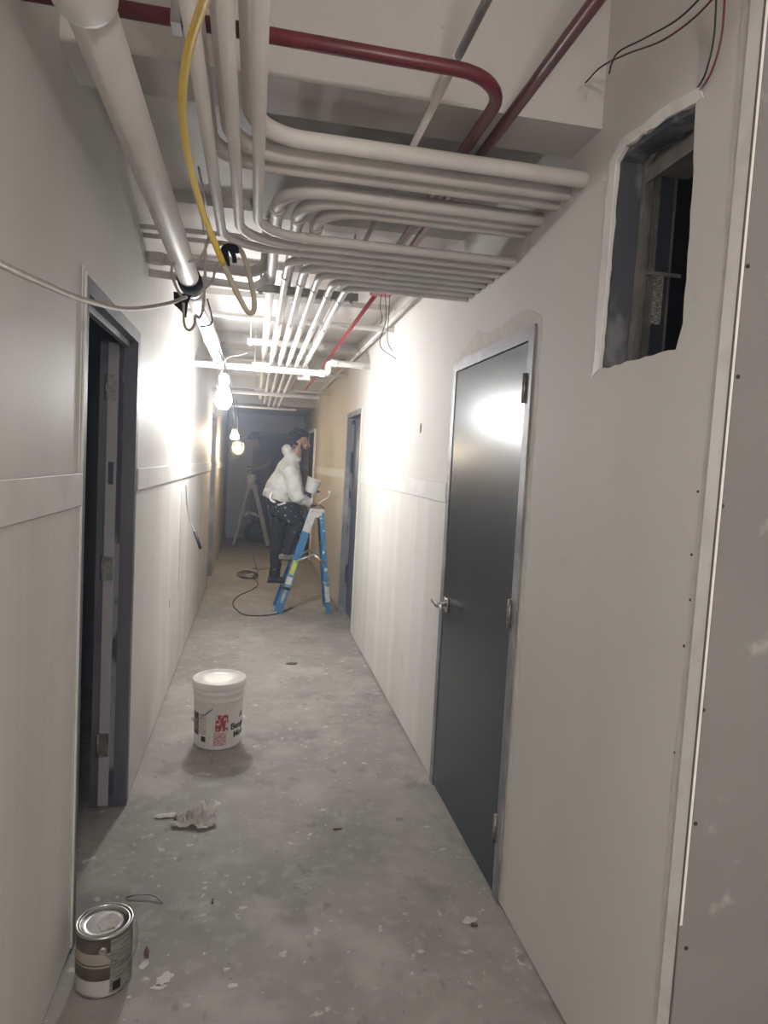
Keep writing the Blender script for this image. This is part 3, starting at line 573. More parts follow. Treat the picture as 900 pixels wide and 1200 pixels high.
# ------------------------------------------------------------------ paint bucket
bp = V((-.150, 3.935, 0)); BR, BH = .1425, .385
t = empty('paint_bucket', bp, 'large white lidded paint bucket standing mid corridor on the concrete', 'bucket'); T = Matrix.Translation(bp)
mb = MB(); mb.lathe([(0, .004), (.126, .004), (.130, 0), (.131, .01), (.139, .27), (.1415, .275), (.1415, .283), (.140, .286), (.142, .31), (.1455, .315), (.1455, .322), (.1425, .326), (.1435, .352)], T, 56); mb.build('pail', 'white', t)
mb = MB(); mb.lathe([(.1435, .340), (.1515, .342), (.153, .350), (.153, .372), (.150, .381), (.145, .384), (.140, .381), (.137, .374), (.06, .372), (0, .372)], T, 56); mb.build('lid', 'white', t)
for i in range(4): pass
def on_bucket(a, z, off=.0008):   # a = angle clockwise from the camera-facing direction, z = height
    rr = .131+(.139-.131)*min(max(z, 0), .27)/.26+off
    base = math.atan2(-bp.y, -bp.x)
    return V((bp.x+rr*math.cos(base+a), bp.y+rr*math.sin(base+a), z))
def decal(fn, a0, a1, z0, z1, name, m, parent, n=12):
    mb = MB(); g = [[mb.bm.verts.new(fn(a0+(a1-a0)*i/n, z)) for i in range(n+1)] for z in (z0, z1)]
    for i in range(n): mb._f([g[0][i], g[0][i+1], g[1][i+1], g[1][i]], True)
    g2 = [[mb.bm.verts.new(fn(a0+(a1-a0)*i/n, z, .0001)) for i in range(n+1)] for z in (z0, z1)]
    for i in range(n): mb._f([g2[0][i], g2[1][i], g2[1][i+1], g2[0][i+1]], True)
    return mb.build(name, m, parent, recalc=False)
def fb(a, z, off=.0009): return on_bucket(a, z, off)
decal(fb, -1.40, -.90, .075, .205, 'picture_label', 'brownpic', t)
decal(fb, -.84, -.50, .085, .205, 'print_label', 'print', t)
decal(fb, -.74, -.52, .045, .075, 'barcode', 'ink', t, 3)
decal(fb, -.10, .42, .110, .205, 'red_emblem', 'label_red', t); decal(fb, -.16, .36, .028, .105, 'red_caption', 'label_red2', t)
text_mesh('Benjamin', .050, 'lettering', 'ink', lambda x, y, z: on_bucket(.54+x/.128, .112+y, .001+z), t, bold=.0010)
text_mesh('Moore', .050, 'lettering', 'ink', lambda x, y, z: on_bucket(.70+x/.128, .062+y, .001+z), t, bold=.0010)
text_mesh('A', .05, 'emblem', 'ink', lambda x, y, z: on_bucket(1.0+x/.128, .170+y, .001+z), t)
base = math.atan2(-bp.y, -bp.x)
mb = MB(); hp2 = [on_bucket(-1.38, .150, .012), on_bucket(-1.1, .152, .010), on_bucket(-.70, .185, .006), on_bucket(-.22, .245, .005)]
mb.tube(spline(hp2), .0022, 8); mb.build('wire_handle', 'galv', t)
mb = MB(); q = on_bucket(-1.38, .150, 0); mb.tube([q, on_bucket(-1.38, .150, .014)], .012, 14); mb.build('handle_ear', 'white', t)
mb = MB(); mb.tube([on_bucket(-.52, .207, .008), on_bucket(-.24, .242, .007)], .003, 8); mb.build('handle_grip', 'redwire', t)
# ------------------------------------------------------------------ paint can
cp = V((-.402, 2.130, 0)); t = empty('paint_can', cp, 'one gallon metal paint can with brown label beside the left doorway', 'paint can'); T = Matrix.Translation(cp)
mb = MB(); R_ = .0825
prof = [(0, .003), (R_, .003), (R_+.0015, 0), (R_+.0015, .005), (R_, .007), (R_, .184), (R_+.0022, .186), (R_+.0026, .190), (R_+.0015, .1935), (R_-.004, .194), (R_-.006, .189)]
mb.lathe(prof, T, 56); mb.build('can_body', 'can_metal', t)
mb = MB(); mb.lathe([(R_-.006, .188), (R_-.010, .1915), (R_-.013, .190), (R_-.015, .185), (R_-.030, .1845), (0, .1845)], T, 56); mb.build('lid', 'can_metal', t)
mb = MB(); pts = jag([(-.02, -.01), (-.0, -.045), (.035, -.035), (.05, .015), (.01, .045), (-.015, .02)], .014, .004); mb.poly(pts, [], lambda a, b: cp+V((a, b, .1846)), lambda a, b: cp+V((a, b, .1855))); mb.build('paint_smear', 'lidsmear', t)
cb = math.atan2(-cp.y, -cp.x)
def fc(a, z, off=.0006): return V((cp.x+(R_+off)*math.cos(cb+a), cp.y+(R_+off)*math.sin(cb+a), z))
decal(fc, -2.6, 2.6, .010, .055, 'label_band', 'can_grey', t, 40); decal(fc, -2.6, .25, .055, .095, 'label_band', 'can_dark', t, 24)
decal(fc, -2.6, .25, .095, .101, 'label_band', 'can_tan', t, 24); decal(fc, -2.6, .25, .101, .105, 'label_band', 'ink', t, 24); decal(fc, -2.6, .25, .105, .140, 'label_band', 'can_tan', t, 24); decal(fc, -2.6, .25, .140, .182, 'label_band', 'can_dark', t, 24)
decal(lambda a, z, off=0: fc(a, z, .0010), .22, 1.75, .010, .180, 'text_label', 'label_white', t, 20)
decal(lambda a, z, off=0: fc(a, z, .0014), .32, .62, .016, .044, 'barcode', 'ink', t, 6)
mb = MB(); mb.tube([fc(-.05, .152, -.001), fc(-.05, .152, .007)], [.015, .010], 16); mb.build('handle_ear', 'can_metal', t)
mb = MB(); mb.tube(spline([fc(-.05, .152, .008), fc(.3, .118, .012), fc(.75, .095, .014), fc(1.2, .10, .016), fc(1.6, .13, .014), fc(1.72, .16, .012)]), .0018, 6); mb.build('wire_handle', 'galv', t)
# loose wire ring behind the can
mb = MB(); mb.tube(spline([un(148, 1052, 'Z', .004), un(158, 1049, 'Z', .012), un(172, 1048, 'Z', .014), un(184, 1051, 'Z', .012), un(190, 1058, 'Z', .004)]), .0028, 6); tag(mb.build('wire_hoop', 'galv'), 'thin curved wire lying on the floor behind the paint can', 'wire')
# ------------------------------------------------------------------ debris
def splat(px, py, w, d, m, lab, name, cat, h=.002, n=14, rot=0):
    c = un(px, py, 'Z', 0); pts = []
    for k in range(n):
        a = 2*PI*k/n; r = random.uniform(.6, 1.1); x, y = w*r*math.cos(a), d*r*math.sin(a)
        pts.append((c.x+x*math.cos(rot)-y*math.sin(rot), c.y+x*math.sin(rot)+y*math.cos(rot)))
    mb = MB(); mb.poly(pts, [], lambda a, b: (a, b, .0004), lambda a, b: (a, b, h)); return tag(mb.build(name, m), lab, cat, 'plaster spots on the floor' if name.startswith('plaster') else None)
splat(168, 1131, .014, .03, 'plaster', 'white plaster flake on the floor just right of the paint can', 'plaster_flake', 'debris', rot=-.4)
splat(193, 1147, .022, .035, 'plaster', 'largest white plaster smear on the floor right of the paint can', 'plaster_smear', 'debris', rot=-.8)
splat(186, 1157, .030, .012, 'plaster', 'curved white smear touching the largest plaster smear', 'plaster_smear', 'debris')
splat(222, 991, .018, .014, 'paper', 'small white scrap on the floor just below the crumpled paper', 'paper_scrap', 'debris')
splat(151, 1169, .006, .006, 'plaster', 'tiny white crumb on the floor right of the can base', 'plaster_flake', 'debris')
splat(240, 1035, .012, .006, 'plaster', 'tiny white chip on the floor between crumpled paper and dark stub', 'plaster_flake', 'debris')
splat(272, 1155, .02, .012, 'plaster', 'faint plaster patch in the foreground floor right of the smears', 'plaster_smear', 'debris', h=.001)
mb = MB(); a = un(172, 1122, 'Z', .006); b = un(172, 1109, 'Z', .006); mb.tube([a, a.lerp(b, .6), b], [.006, .007, .002], 8); tag(mb.build('brown_chip', 'brown'), 'small brown chip on the floor above the white flake by the can', 'debris')
mb = MB(); a = un(249, 1056, 'Z', .003); mb.box(a+V((-.004, -.012, -.002)), a+V((.004, .012, .003)), bev=.001); tag(mb.build('metal_stub', 'rubber'), 'tiny dark metal stub on the foreground floor', 'debris')
mb = MB(); a = un(396, 971, 'Z', .004); mb.box(a+V((-.020, -.004, -.003)), a+V((.018, .005, .002)), bev=.001); tag(mb.build('brown_sliver', 'brown'), 'small dark sliver on the floor between crumpled paper and slate door', 'debris')
splat(342, 778, .05, .03, 'brown', 'dark flat crumb on the floor beyond the paint bucket', 'dark_crumb', 'debris', h=.006)
splat(551, 1079, .035, .02, 'paper', 'pale torn scrap at the foot of the right wall near the slate door', 'paper_scrap', 'debris', h=.005)
splat(556, 1085, .014, .010, 'brown', 'brown crumb beside the pale scrap near the slate door', 'dark_crumb', 'debris', h=.007)
# crumpled paper
def crumple(name, c, w, d, h, m, lab, cat, seed=0, n=26, rot=0, parent=None):
    mb = MB(); g = []
    for i in range(n+1):
        row = []
        for j in range(n+1):
            u_, v_ = i/n*2-1, j/n*2-1; rr = math.hypot(u_, v_)
            edge = 1+.28*noise.noise(V((math.atan2(v_, u_)*1.3, seed, 0)))
            x, y = u_*w*edge, v_*d*edge
            z = max(0, 1-rr*.75)*h*(.55+.9*abs(noise.noise(V((x*34, y*34, seed)))*2)) + abs(noise.noise(V((x*60, y*60, seed+4))))*h*.5+.003
            x += noise.noise(V((x*25, y*25, seed+9)))*w*.35; y += noise.noise(V((x*25, y*25, seed+12)))*d*.35
            row.append(mb.bm.verts.new((c[0]+x*math.cos(rot)-y*math.sin(rot), c[1]+x*math.sin(rot)+y*math.cos(rot), z)))
        g.append(row)
    for i in range(n):
        for j in range(n):
            if math.hypot(i/n*2-1+1/n, j/n*2-1+1/n) < 1.12: mb._f([g[i][j], g[i+1][j], g[i+1][j+1], g[i][j+1]])
    o = mb.build(name, m, parent, recalc=False); return tag(o, lab, cat) if lab else o
c = un(229, 962, 'Z', 0); t = crumple('crumpled_paper', c, .085, .075, .035, 'paper', 'crumpled dusty white paper on the floor in front of the paint bucket', 'paper', 3)
for k, (dx, dy, rr, hh, ro) in enumerate(((.03, .03, .055, .06, .6), (-.03, -.02, .05, .05, 1.9), (.045, -.03, .045, .045, 2.7))):
    crumple('paper_fold', V((c.x+dx, c.y+dy, 0)), rr, rr*.8, hh, 'paper', None, None, 20+k*3, 20, parent=t, rot=ro)
c2 = un(196, 957, 'Z', 0); crumple('torn_strip', c2, .065, .018, .012, 'paper', None, None, 8, 16, parent=t, rot=.1)
# ------------------------------------------------------------------ floor cord
mb = MB(); mb.tube(spline([un(x, y, 'Z', .006) for x, y in ((343, 712), (320, 720), (290, 721), (277, 714), (273, 706), (280, 698), (293, 692), (302, 686), (300, 680), (296, 676), (302, 670), (300, 664), (298, 656), (297, 650))]), .006, 8)
c1 = mb.build('power_cord', 'brownwire'); tag(c1, 'dark brown power cord trailing over the floor left of the blue ladder', 'cord')
for k in range(4):
    cc = un(289+2*k, 673+.4*k, 'Z', .008+.006*k); mb = MB(); mb.tube([cc+V((.13*(1-.1*k)*math.cos(a), .32*(1-.08*k)*math.sin(a), 0)) for a in [j*PI/14 for j in range(29)]], .006, 8); mb.build('cord_coil', 'brownwire', c1)
mb = MB(); mb.tube(spline([un(x, y, 'Z', .012) for x, y in ((296, 666), (306, 667), (318, 665), (330, 662))]), .005, 8); mb.build('cord_end', 'brownwire', c1)
# ------------------------------------------------------------------ ladders
def stepladder(name, foot_f, foot_b, top, ya, yb, m_near, m_top, rail_w, label, style):
    """foot_f, foot_b, top: x of front feet, x of back feet, (x, z) of top; ya<yb the two sides at the floor; steps on the front side"""
    tx, tz = top; sg = 1 if foot_b > foot_f else -1
    t = empty(name, ((foot_f+foot_b)/2, (ya+yb)/2, 0), label, 'ladder'); tap = .05
    def P(f, z, side, front=True):    # point on a rail axis
        q = z/tz; x = (foot_f if front else foot_b)*(1-q)+(tx-sg*.045 if front else tx+sg*.045)*q
        y = (ya+tap*q) if side == 0 else (yb-tap*q); return V((x, y, z))
    for side in (0, 1):
        for front in (True, False):
            a, b = P(0, .0, side, front), P(0, tz-.01, side, front); w_ = rail_w if front else rail_w*.62
            ax = (b-a).normalized(); xx = V((ax.z, 0, -ax.x)); mb = MB(); th = .024; s_ = 1 if side == 0 else -1
            def bx(u0, u1, v0, v1, z0=0, z1=1):
                vs = []
                for z in (z0, z1):
                    for (uu, vv) in ((u0, v0), (u1, v0), (u1, v1), (u0, v1)):
                        vs.append(mb.bm.verts.new(a.lerp(b, z)+xx*uu+V((0, vv*s_, 0))))
                for k in ((0, 3, 2, 1), (4, 5, 6, 7), (0, 1, 5, 4), (1, 2, 6, 5), (2, 3, 7, 6), (3, 0, 4, 7)): mb._f([vs[i] for i in k])
            bx(-w_/2, w_/2, 0, .004); bx(-w_/2, -w_/2+.004, .004, th); bx(w_/2-.004, w_/2, .004, th)
            mm = 'blue' if style == 'blue' else m_near
            o = mb.build('side_rail' if front else 'rear_rail', ('bluepaint' if not front and style == 'blue' else mm), t)
            mb = MB(); bx(-w_/2-.004, w_/2+.004, -.003, th+.004, 0, .045); mb.build('rubber_foot', 'bluepaint' if style == 'blue' else 'rubber', o)
            if style == 'blue' and front:
                mb = MB(); bx(-w_/2-.001, w_/2+.001, -.0015, .001, .80, 1); mb.build('plaster_cake', 'plastered', o)
            if style == 'blue' and front and side == 0:
                mb = MB(); bx(-w_*.30, w_*.30, -.0015, 0, .38, .52); mb.build('warning_label', 'yellowlabel', o)
                mb = MB(); bx(-w_*.36, w_*.36, -.0015, 0, .285, .36); mb.build('spec_label', 'paper', o)
                dr = a.lerp(b, .10); text_mesh('WERNER', .050, 'lettering', 'paper', lambda x, y, z: dr+ax*x-xx*(y-.018)*1.0+V((0, -.0012-z, 0)), o, shear=.3, bold=.0012)
                mb = MB(); bx(-w_/2-.004, w_/2+.004, -.012, -.0005, .235, .262); mb.build('bracket', 'rubber', o)
            if style == 'blue' and not front and side == 0:
                mb = MB(); bx(-w_/2, w_/2, -.0015, 0, .12, .27); mb.build('plaster_cake', 'plastered', o)
    k = 1
    while k*.28 < tz-.15:
        z = k*.28; a, b = P(0, z, 0), P(0, z, 1); mb = MB(); mb.box((a.x-rail_w*.52, a.y+.005, z-.022), (a.x+rail_w*.52, b.y-.005, z), bev=.004); mb.build('step', 'alu' if style == 'blue' else m_near, t); k += 1
    for z in (.28, .75):
        a, b = P(0, z, 0, False), P(0, z, 1, False); mb = MB(); mb.box((a.x-.012, a.y+.005, z-.012), (a.x+.012, b.y-.005, z+.012)); mb.build('rear_brace', 'alu' if style == 'blue' else m_near, t)
    for side in (0, 1):
        a, b = P(0, .565, side, True), P(0, .56, side, False); off = V((0, -.008 if side == 0 else .008, 0)); mid = (a+b)/2+V((sg*.03, 0, .085)); mb = MB()
        mb.tube([a+off, mid+off], [(.012, .004)]*2, 8); mb.tube([mid+off, b+off], [(.012, .004)]*2, 8); mb.build('spreader', 'alu', t)
    mb = MB(); mb.box((tx-.085, ya+tap-.02, tz-.02), (tx+.075, yb-tap+.02, tz+.022), bev=.006); mb.box((tx-.08, ya+tap-.016, tz-.07), (tx+.05, ya+tap-.008, tz-.018)); mb.build('top_cap', m_top, t)
    return t
LT = at(371, 596, 7.42)
stepladder('step_ladder', .305, .855, (LT.x, 1.12), 7.26, 7.68, 'blue', 'plastered', .082, 'blue fibreglass step ladder the worker in the pale hoodie leans on', 'blue')
LA, LBk = at(316, 638, 12.85).x, at(273, 637, 12.85).x
L2 = at(296, 571, 12.9); L2z = 1.16
stepladder('step_ladder', LA-.02, LBk, (L2.x-.02, L2z), 12.65, 13.1, 'oldladder', 'oldladder', .075, 'dusty grey step ladder at the far end with a pail on top', 'old')
# pails
def pail(c, r, h, tilt, m, lab, name='pail', cat='bucket'):
    t = empty(name, c, lab, cat); T = Matrix.Translation(c) @ Euler(tilt).to_matrix().to_4x4()
    mb = MB(); mb.lathe([(0, 0), (r*.82, 0), (r*.85, .01), (r*.97, h*.93), (r*1.06, h*.935), (r*1.06, h), (r*.97, h), (r*.95, h*.94), (r*.80, .012), (0, .012)], T, 36); mb.build('body', m, t)
    mb = MB(); mb.lathe([(r*.80, h*.55), (r*.925, h*.56), (0, h*.56)], T, 30); mb.build('plaster_fill', 'plaster', t)
    mb = MB(); mb.tube([T @ V((r*1.0*math.cos(a), r*.3*math.sin(a), h*.88+0*a-r*.75*abs(math.sin(a)))) for a in [k*PI/12 for k in range(13)]], .002, 6); mb.build('wire_handle', 'galv', t); return t
pail(V((L2.x-.035, 12.86, L2z+.023)), .095, .17, (0, 0, 0), 'paper', 'small pail standing on top of the far grey ladder')
o = crumple('mixing_pan', (0, 0), .01, .01, .01, 'paper', 'x', 'x', 1, 4); bpy.data.objects.remove(o)
# ------------------------------------------------------------------ people
def hand(mb, w, d, up, side, s=1.0, curl=.5, thumb=1):
    """palm + five fingers added to mb. w wrist, d direction, up back-of-hand normal, side towards the thumb"""
    w, d, up, side = V(w), V(d).normalized(), V(up).normalized(), V(side).normalized()
    pc = w+d*.05*s
    mb.tube([w-d*.02, w+d*.02*s, w+d*.055*s, w+d*.088*s], [(.024*s, .019*s), (.030*s, .016*s), (.040*s, .015*s), (.036*s, .012*s)], 14, ref=side)
    for k, (o_, L) in enumerate(((.030, .068), (.010, .078), (-.011, .072), (-.031, .056))):
        a = w+d*.078*s+side*o_*s; dd = d.copy(); pts = [a]
        for j in range(3):
            dd = (dd-up*curl*(.35+.25*j)).normalized(); a = a+dd*L*s/3*(1.15-.15*j); pts.append(a)
        mb.tube(pts, [.0100*s, .0095*s, .0085*s, .0070*s], 10)
    a = w+d*.025*s+side*.026*s; d1 = (d*.55+side*.8-up*.15).normalized(); b = a+d1*.035*s; d2 = (d*.9+side*.25-up*.4*curl).normalized()
    mb.tube([a-d1*.01, b, b+d2*.028*s, b+d2*.052*s-up*.006], [.014*s, .0115*s, .0105*s, .008*s], 10)
def head(mb, c, fwd, up, s=1.0):
    fwd, up = V(fwd).normalized(), V(up).normalized(); side = up.cross(fwd); up = fwd.cross(side)
    T = Matrix((fwd, side, up)).transposed()
    def q(x, y, z): return c+T @ (V((x, y, z))*s)
    mb.ell(q(-.012, 0, .030), (.098*s, .076*s, .095*s), T); mb.ell(q(.020, 0, -.030), (.066*s, .060*s, .082*s), T)
    mb.ell(q(.050, 0, -.085), (.034*s, .034*s, .026*s), T); mb.ell(q(.072, 0, .028), (.018*s, .045*s, .012*s), T)
    mb.tube([q(.080, 0, .018), q(.098, 0, -.012), q(.108, 0, -.030), q(.094, 0, -.040)], [.008*s, .010*s, .013*s, .010*s], 10)
    for e in (-1, 1):
        mb.ell(q(.100, e*.012, -.034), .008*s, T, 10); mb.ell(q(.066, e*.036, -.022), (.020*s, .018*s, .020*s), T, 12)
        mb.ell(q(-.004, e*.076, -.012), (.017*s, .007*s, .028*s), T, 14); mb.ell(q(.0, e*.077, -.034), (.009*s, .006*s, .010*s), T, 10)
    mb.ell(q(.080, 0, -.058), (.016*s, .024*s, .007*s), T, 12); mb.ell(q(.077, 0, -.071), (.015*s, .022*s, .007*s), T, 12)
    return q, T
def eyes(q, T, s, par):
    for e in (-1, 1):
        mb = MB(); mb.ell(q(.070, e*.031, .008), .0125*s, T, 12); o = mb.build('eye', 'eyew', par)
        mb = MB(); mb.ell(q(.0795, e*.032, .008), .0065*s, T, 10); mb.build('iris', 'eye', o)
        mb = MB(); mb.tube([q(.086, e*.014, .031), q(.088, e*.030, .037), q(.080, e*.048, .032)], .0042*s, 8); mb.build('eyebrow', 'hair', par)
# --- worker one, in profile facing right, leaning on the blue ladder
Yp = 7.47
def pt(x, y, dy=0): return at(x, y, Yp+dy)
HIP = pt(328, 590); CH = pt(337, 560); SH = pt(341, 544); NK = pt(345, 537); HD_ = pt(351.5, 519)
shN, shF = pt(339, 549, -.17), pt(343, 548, .17)
elN = pt(348, 582, -.20); wrN = pt(366, 590, -.13); 
elF = pt(347, 577, .20); wrF = pt(359, 577, .10)
Z = lambda p, z: V((p.x, p.y, z))
st1, st2 = .28, .56
ankF = V((pt(322, 680).x, Yp+.09, st1+.10)); kneF = V((pt(325, 640).x, Yp+.10, (ankF.z+HIP.z)/2+.02)); hipF = HIP+V((0, .09, -.02))
ankN = V((pt(335, 645).x, Yp-.07, st2+.10)); kneN = pt(350, 613, -.09); hipN = HIP+V((0, -.09, -.02))
mb = MB()
q, T1 = head(mb, HD_, (1, -.05, -.02), (.05, 0, 1))
mb.tube([HD_+V((-.02, 0, -.03)), HD_+V((-.035, 0, -.11)), NK, SH+V((-.01, 0, -.03))], [.056, .058, .062, .075], 16)
mb.tube([HIP+V((0, 0, -.06)), HIP+V((0, 0, .03)), CH, SH, SH+V((.03, 0, .04))], [(.10, .15), (.10, .145), (.105, .165), (.085, .165), (.06, .07)], 20, ref=(1, 0, 0))
for sh, el, wr, hs in ((shN, elN, wrN, 1), (shF, elF, wrF, 1)):
    mb.tube([sh+V((0, 0, 0)), sh.lerp(el, .5), el, el.lerp(wr, .35), wr], [.055, .048, .041, .040, .027], 14)
for hp, kn, an in ((hipF, kneF, ankF), (hipN, kneN, ankN)):
    mb.tube([hp, hp.lerp(kn, .5), kn, kn.lerp(an, .35), an, an+V((0, 0, -.05))], [.085, .072, .056, .055, .038, .036], 14)
    mb.tube([an+V((-.045, 0, -.06)), an+V((.03, 0, -.06)), an+V((.13, 0, -.075))], [.035, .036, .024], 12)
hand(mb, wrN, (.9, .1, -.15), (0, -.2, 1), (.2, .9, 0), 1.0, .7)
hand(mb, wrF, (.85, -.1, .15), (0, .5, -.8), (.3, -.8, .3), 1.0, -.4)
P1 = blob('person', mb, 'skin', None, .0055, 3)
tag(P1, 'young worker in a pale grey hoodie and black trousers, facing right on the blue ladder', 'person')
mb = MB()   # hoodie
mb.tube([pt(325, 586), pt(327, 580), pt(330, 572), CH+V((.0, 0, .0)), SH+V((-.02, 0, -.02)), SH+V((.0, 0, .035)), NK+V((.005, 0, .045))], [(.168, .195), (.172, .200), (.165, .205), (.155, .205), (.120, .205), (.085, .14), (.072, .078)], 26, ref=(1, 0, 0))
mb.tube([pt(309.5, 576), pt(318, 574), pt(327, 571)], [(.02, .13), (.06, .165), (.10, .18)], 18, ref=(0, 0, 1))
mb.ell(pt(336.5, 528.5), (.058, .105, .070), Matrix.Rotation(-.5, 3, 'Y')); mb.tube([pt(336, 533), pt(342, 536), pt(350, 541)], [(.06, .10), (.07, .095), (.045, .07)], 16, ref=(0, 0, 1))
for sh, el, wr in ((shN, elN, wrN), (shF, elF, wrF)):
    mb.tube([sh+V((-.02, 0, .02)), sh.lerp(el, .35), sh.lerp(el, .75), el, el.lerp(wr, .4), el.lerp(wr, .78), el.lerp(wr, .92)], [.085, .088, .080, .074, .062, .048, .040], 16)
hd = blob('hoodie', mb, 'hoodie', P1, .010, 3, .018, 9)
mb = MB()   # trousers
mb.tube([HIP+V((-.01, 0, .10)), HIP+V((-.02, 0, .02)), HIP+V((0, 0, -.10))], [(.135, .17), (.150, .185), (.12, .165)], 20, ref=(1, 0, 0))
for hp, kn, an in ((hipF, kneF, ankF), (hipN, kneN, ankN)):
    mb.tube([hp, hp.lerp(kn, .5), kn, kn.lerp(an, .4), kn.lerp(an, .85), an+V((0, 0, -.03))], [.115, .102, .084, .072, .060, .060], 16)
blob('trousers', mb, 'trousers', P1, .010, 3, .010, 9)
for an, mm in ((ankF, 'shoe'), (ankN, 'shoegrey')):
    mb = MB(); zz = an.z-.10
    mb.tube([an+V((0, 0, .02)), an+V((.0, 0, -.05))], [.050, .050], 14); mb.tube([V((an.x-.075, an.y, zz+.034)), V((an.x, an.y, zz+.040)), V((an.x+.09, an.y, zz+.034)), V((an.x+.165, an.y, zz+.028))], [(.032, .034), (.040, .042), (.034, .046), (.024, .034)], 16, ref=(0, 0, 1))
    sh_ = blob('boot', mb, mm, P1, .007, 2)
    mb = MB(); mb.tube([V((an.x-.08, an.y, zz+.009)), V((an.x+.02, an.y, zz+.009)), V((an.x+.17, an.y, zz+.009))], [(.009, .036), (.009, .042), (.009, .036)], 16, ref=(0, 0, 1)); mb.build('sole', 'rubber', sh_)
mb = MB()   # hair
for k in range(150):
    a = random.uniform(0, 2*PI); z = random.uniform(-.05, 1); r = math.sqrt(1-z*z); x, y = r*math.cos(a), r*math.sin(a)
    if x > .35 and z < .42 or x > .1 and z < .25: continue
    mb.ell(q(-.020+x*.100, y*.078, .040+z*.100), random.uniform(.018, .028), n=10)
for k in range(70):
    z = random.uniform(-.055, .05); a = random.uniform(1.75, 2*PI-1.75); mb.ell(q(-.015+.092*math.cos(a), .072*math.sin(a), z), .014, n=8)
mb.ell(q(-.028, 0, .06), (.085, .075, .085), T1)
blob('hair', mb, 'hair', P1, .006, 1, .009, 42)
mb = MB()   # beard
mb.ell(q(.048, 0, -.086), (.048, .046, .036), T1)
for e in (-1, 1): mb.tube([q(.012, e*.066, .0), q(.016, e*.066, -.035), q(.034, e*.052, -.072), q(.052, e*.02, -.092)], [.008, .015, .021, .022], 10)
mb.tube([q(.090, -.028, -.056), q(.097, 0, -.050), q(.090, .028, -.056)], .0055, 8)
blob('beard', mb, 'beard', P1, .005, 1)
eyes(q, T1, 1, P1)
mb = MB(); mb.tube(spline([pt(319, 577, -.205), pt(316.8, 581, -.21), pt(317.5, 585.5, -.21), pt(322, 588.5, -.20)]), [(.013, .006)]*25, 10); mb.build('white_strap', 'white', P1)
mb = MB(); mb.tube(spline([pt(325, 592, -.2), pt(329, 591, -.2), pt(335, 589, -.195)]), [(.010, .004)]*17, 8); mb.build('tool_tip', 'paper', P1)
# items the worker holds
b0 = pt(362.5, 577.5, .02)
pl = pail(b0, .082, .165, (0, .34, 0), 'white', 'small white pail held tilted against the hoodie by the worker on the blue ladder', 'pail')
t = empty('roller_frame', wrN+V((.08, 0, 0)), 'thin white-tipped roller frame held over the top of the blue ladder', 'paint roller')
mb = MB(); mb.tube(spline([pt(371, 592, -.13), pt(376, 588, -.13), pt(380, 585.5, -.13), pt(384, 583.5, -.13), pt(386, 579, -.13)]), .005, 8); mb.build('wire_arm', 'white', t)
mb = MB(); mb.tube([pt(385.5, 580, -.13), pt(386.5, 575, -.13)], [.011, .013], 12); mb.build('tip', 'white', t)
mb = MB(); mb.tube([pt(364, 593.5, -.13), pt(371, 592, -.13)], .012, 12); mb.build('handle', 'rubber', t)
# --- worker two, bent over the far ladder, facing left
Yq = 12.9
def p2(x, y, dy=0): return at(x, y, Yq+dy)
H2 = p2(297.5, 515); HIP2 = p2(311, 566); SH2 = p2(306, 527); CH2 = p2(310, 543)
shn, shf = p2(310, 528, -.18), p2(304, 528, .18)
eln = p2(315.5, 543, -.22); wrn = p2(302, 549, -.14); elf = p2(306, 545, .2); wrf = p2(298, 550, .1)
ft = [V((p2(309, 600).x, Yq+.09, .28+.10)), V((p2(311, 600).x, Yq-.09, .28+.10))]
kn = [V((p2(304.5, 600).x, Yq+.1, .82)), V((p2(306, 600).x, Yq-.1, .82))]
mb = MB(); q2, T2 = head(mb, H2, (-.9, -.15, -.42), (-.35, 0, .9), 1.0)
mb.tube([H2+V((.03, 0, -.03)), H2.lerp(SH2, .55), SH2], [.055, .06, .075], 14)
mb.tube([HIP2+V((0, 0, -.06)), HIP2, CH2, SH2, SH2+V((-.03, 0, .04))], [(.11, .16), (.11, .155), (.115, .17), (.095, .175), (.06, .08)], 20, ref=(1, 0, 0))
for sh, el, wr in ((shn, eln, wrn), (shf, elf, wrf)): mb.tube([sh, sh.lerp(el, .5), el, el.lerp(wr, .35), wr], [.06, .052, .045, .044, .029], 14)
for i in (0, 1):
    hp = HIP2+V((0, .09 if i == 0 else -.09, -.02)); mb.tube([hp, hp.lerp(kn[i], .5), kn[i], kn[i].lerp(ft[i], .35), ft[i], ft[i]+V((0, 0, -.05))], [.09, .075, .058, .056, .04, .036], 14)
    mb.tube([ft[i]+V((.045, 0, -.06)), ft[i]+V((-.03, 0, -.06)), ft[i]+V((-.13, 0, -.075))], [.035, .036, .024], 12)
hand(mb, wrn, (-.9, .1, -.2), (0, -.3, 1), (0, .9, .1), 1, .6); hand(mb, wrf, (-.9, -.1, -.2), (0, .3, 1), (0, -.9, .1), 1, .6)
P2_ = blob('person', mb, 'skin2', None, .007, 2)
tag(P2_, 'worker in dark clothes bent over the far grey ladder, facing left', 'person')
mb = MB(); mb.tube([HIP2+V((.01, 0, .0)), HIP2+V((0, 0, .08)), CH2, SH2+V((.01, 0, -.01)), SH2+V((-.02, 0, .04))], [(.145, .19), (.145, .185), (.145, .195), (.115, .205), (.07, .09)], 20, ref=(1, 0, 0))
for sh, el in ((shn, eln), (shf, elf)): mb.tube([sh+V((0, 0, .01)), sh.lerp(el, .4), sh.lerp(el, .75)], [.085, .078, .072], 14)
blob('shirt', mb, 'shirt2', P2_, .012, 2, .01, 10)
mb = MB(); mb.tube([HIP2+V((0, 0, .06)), HIP2, HIP2+V((0, 0, -.1))], [(.13, .17), (.14, .18), (.12, .165)], 18, ref=(1, 0, 0))
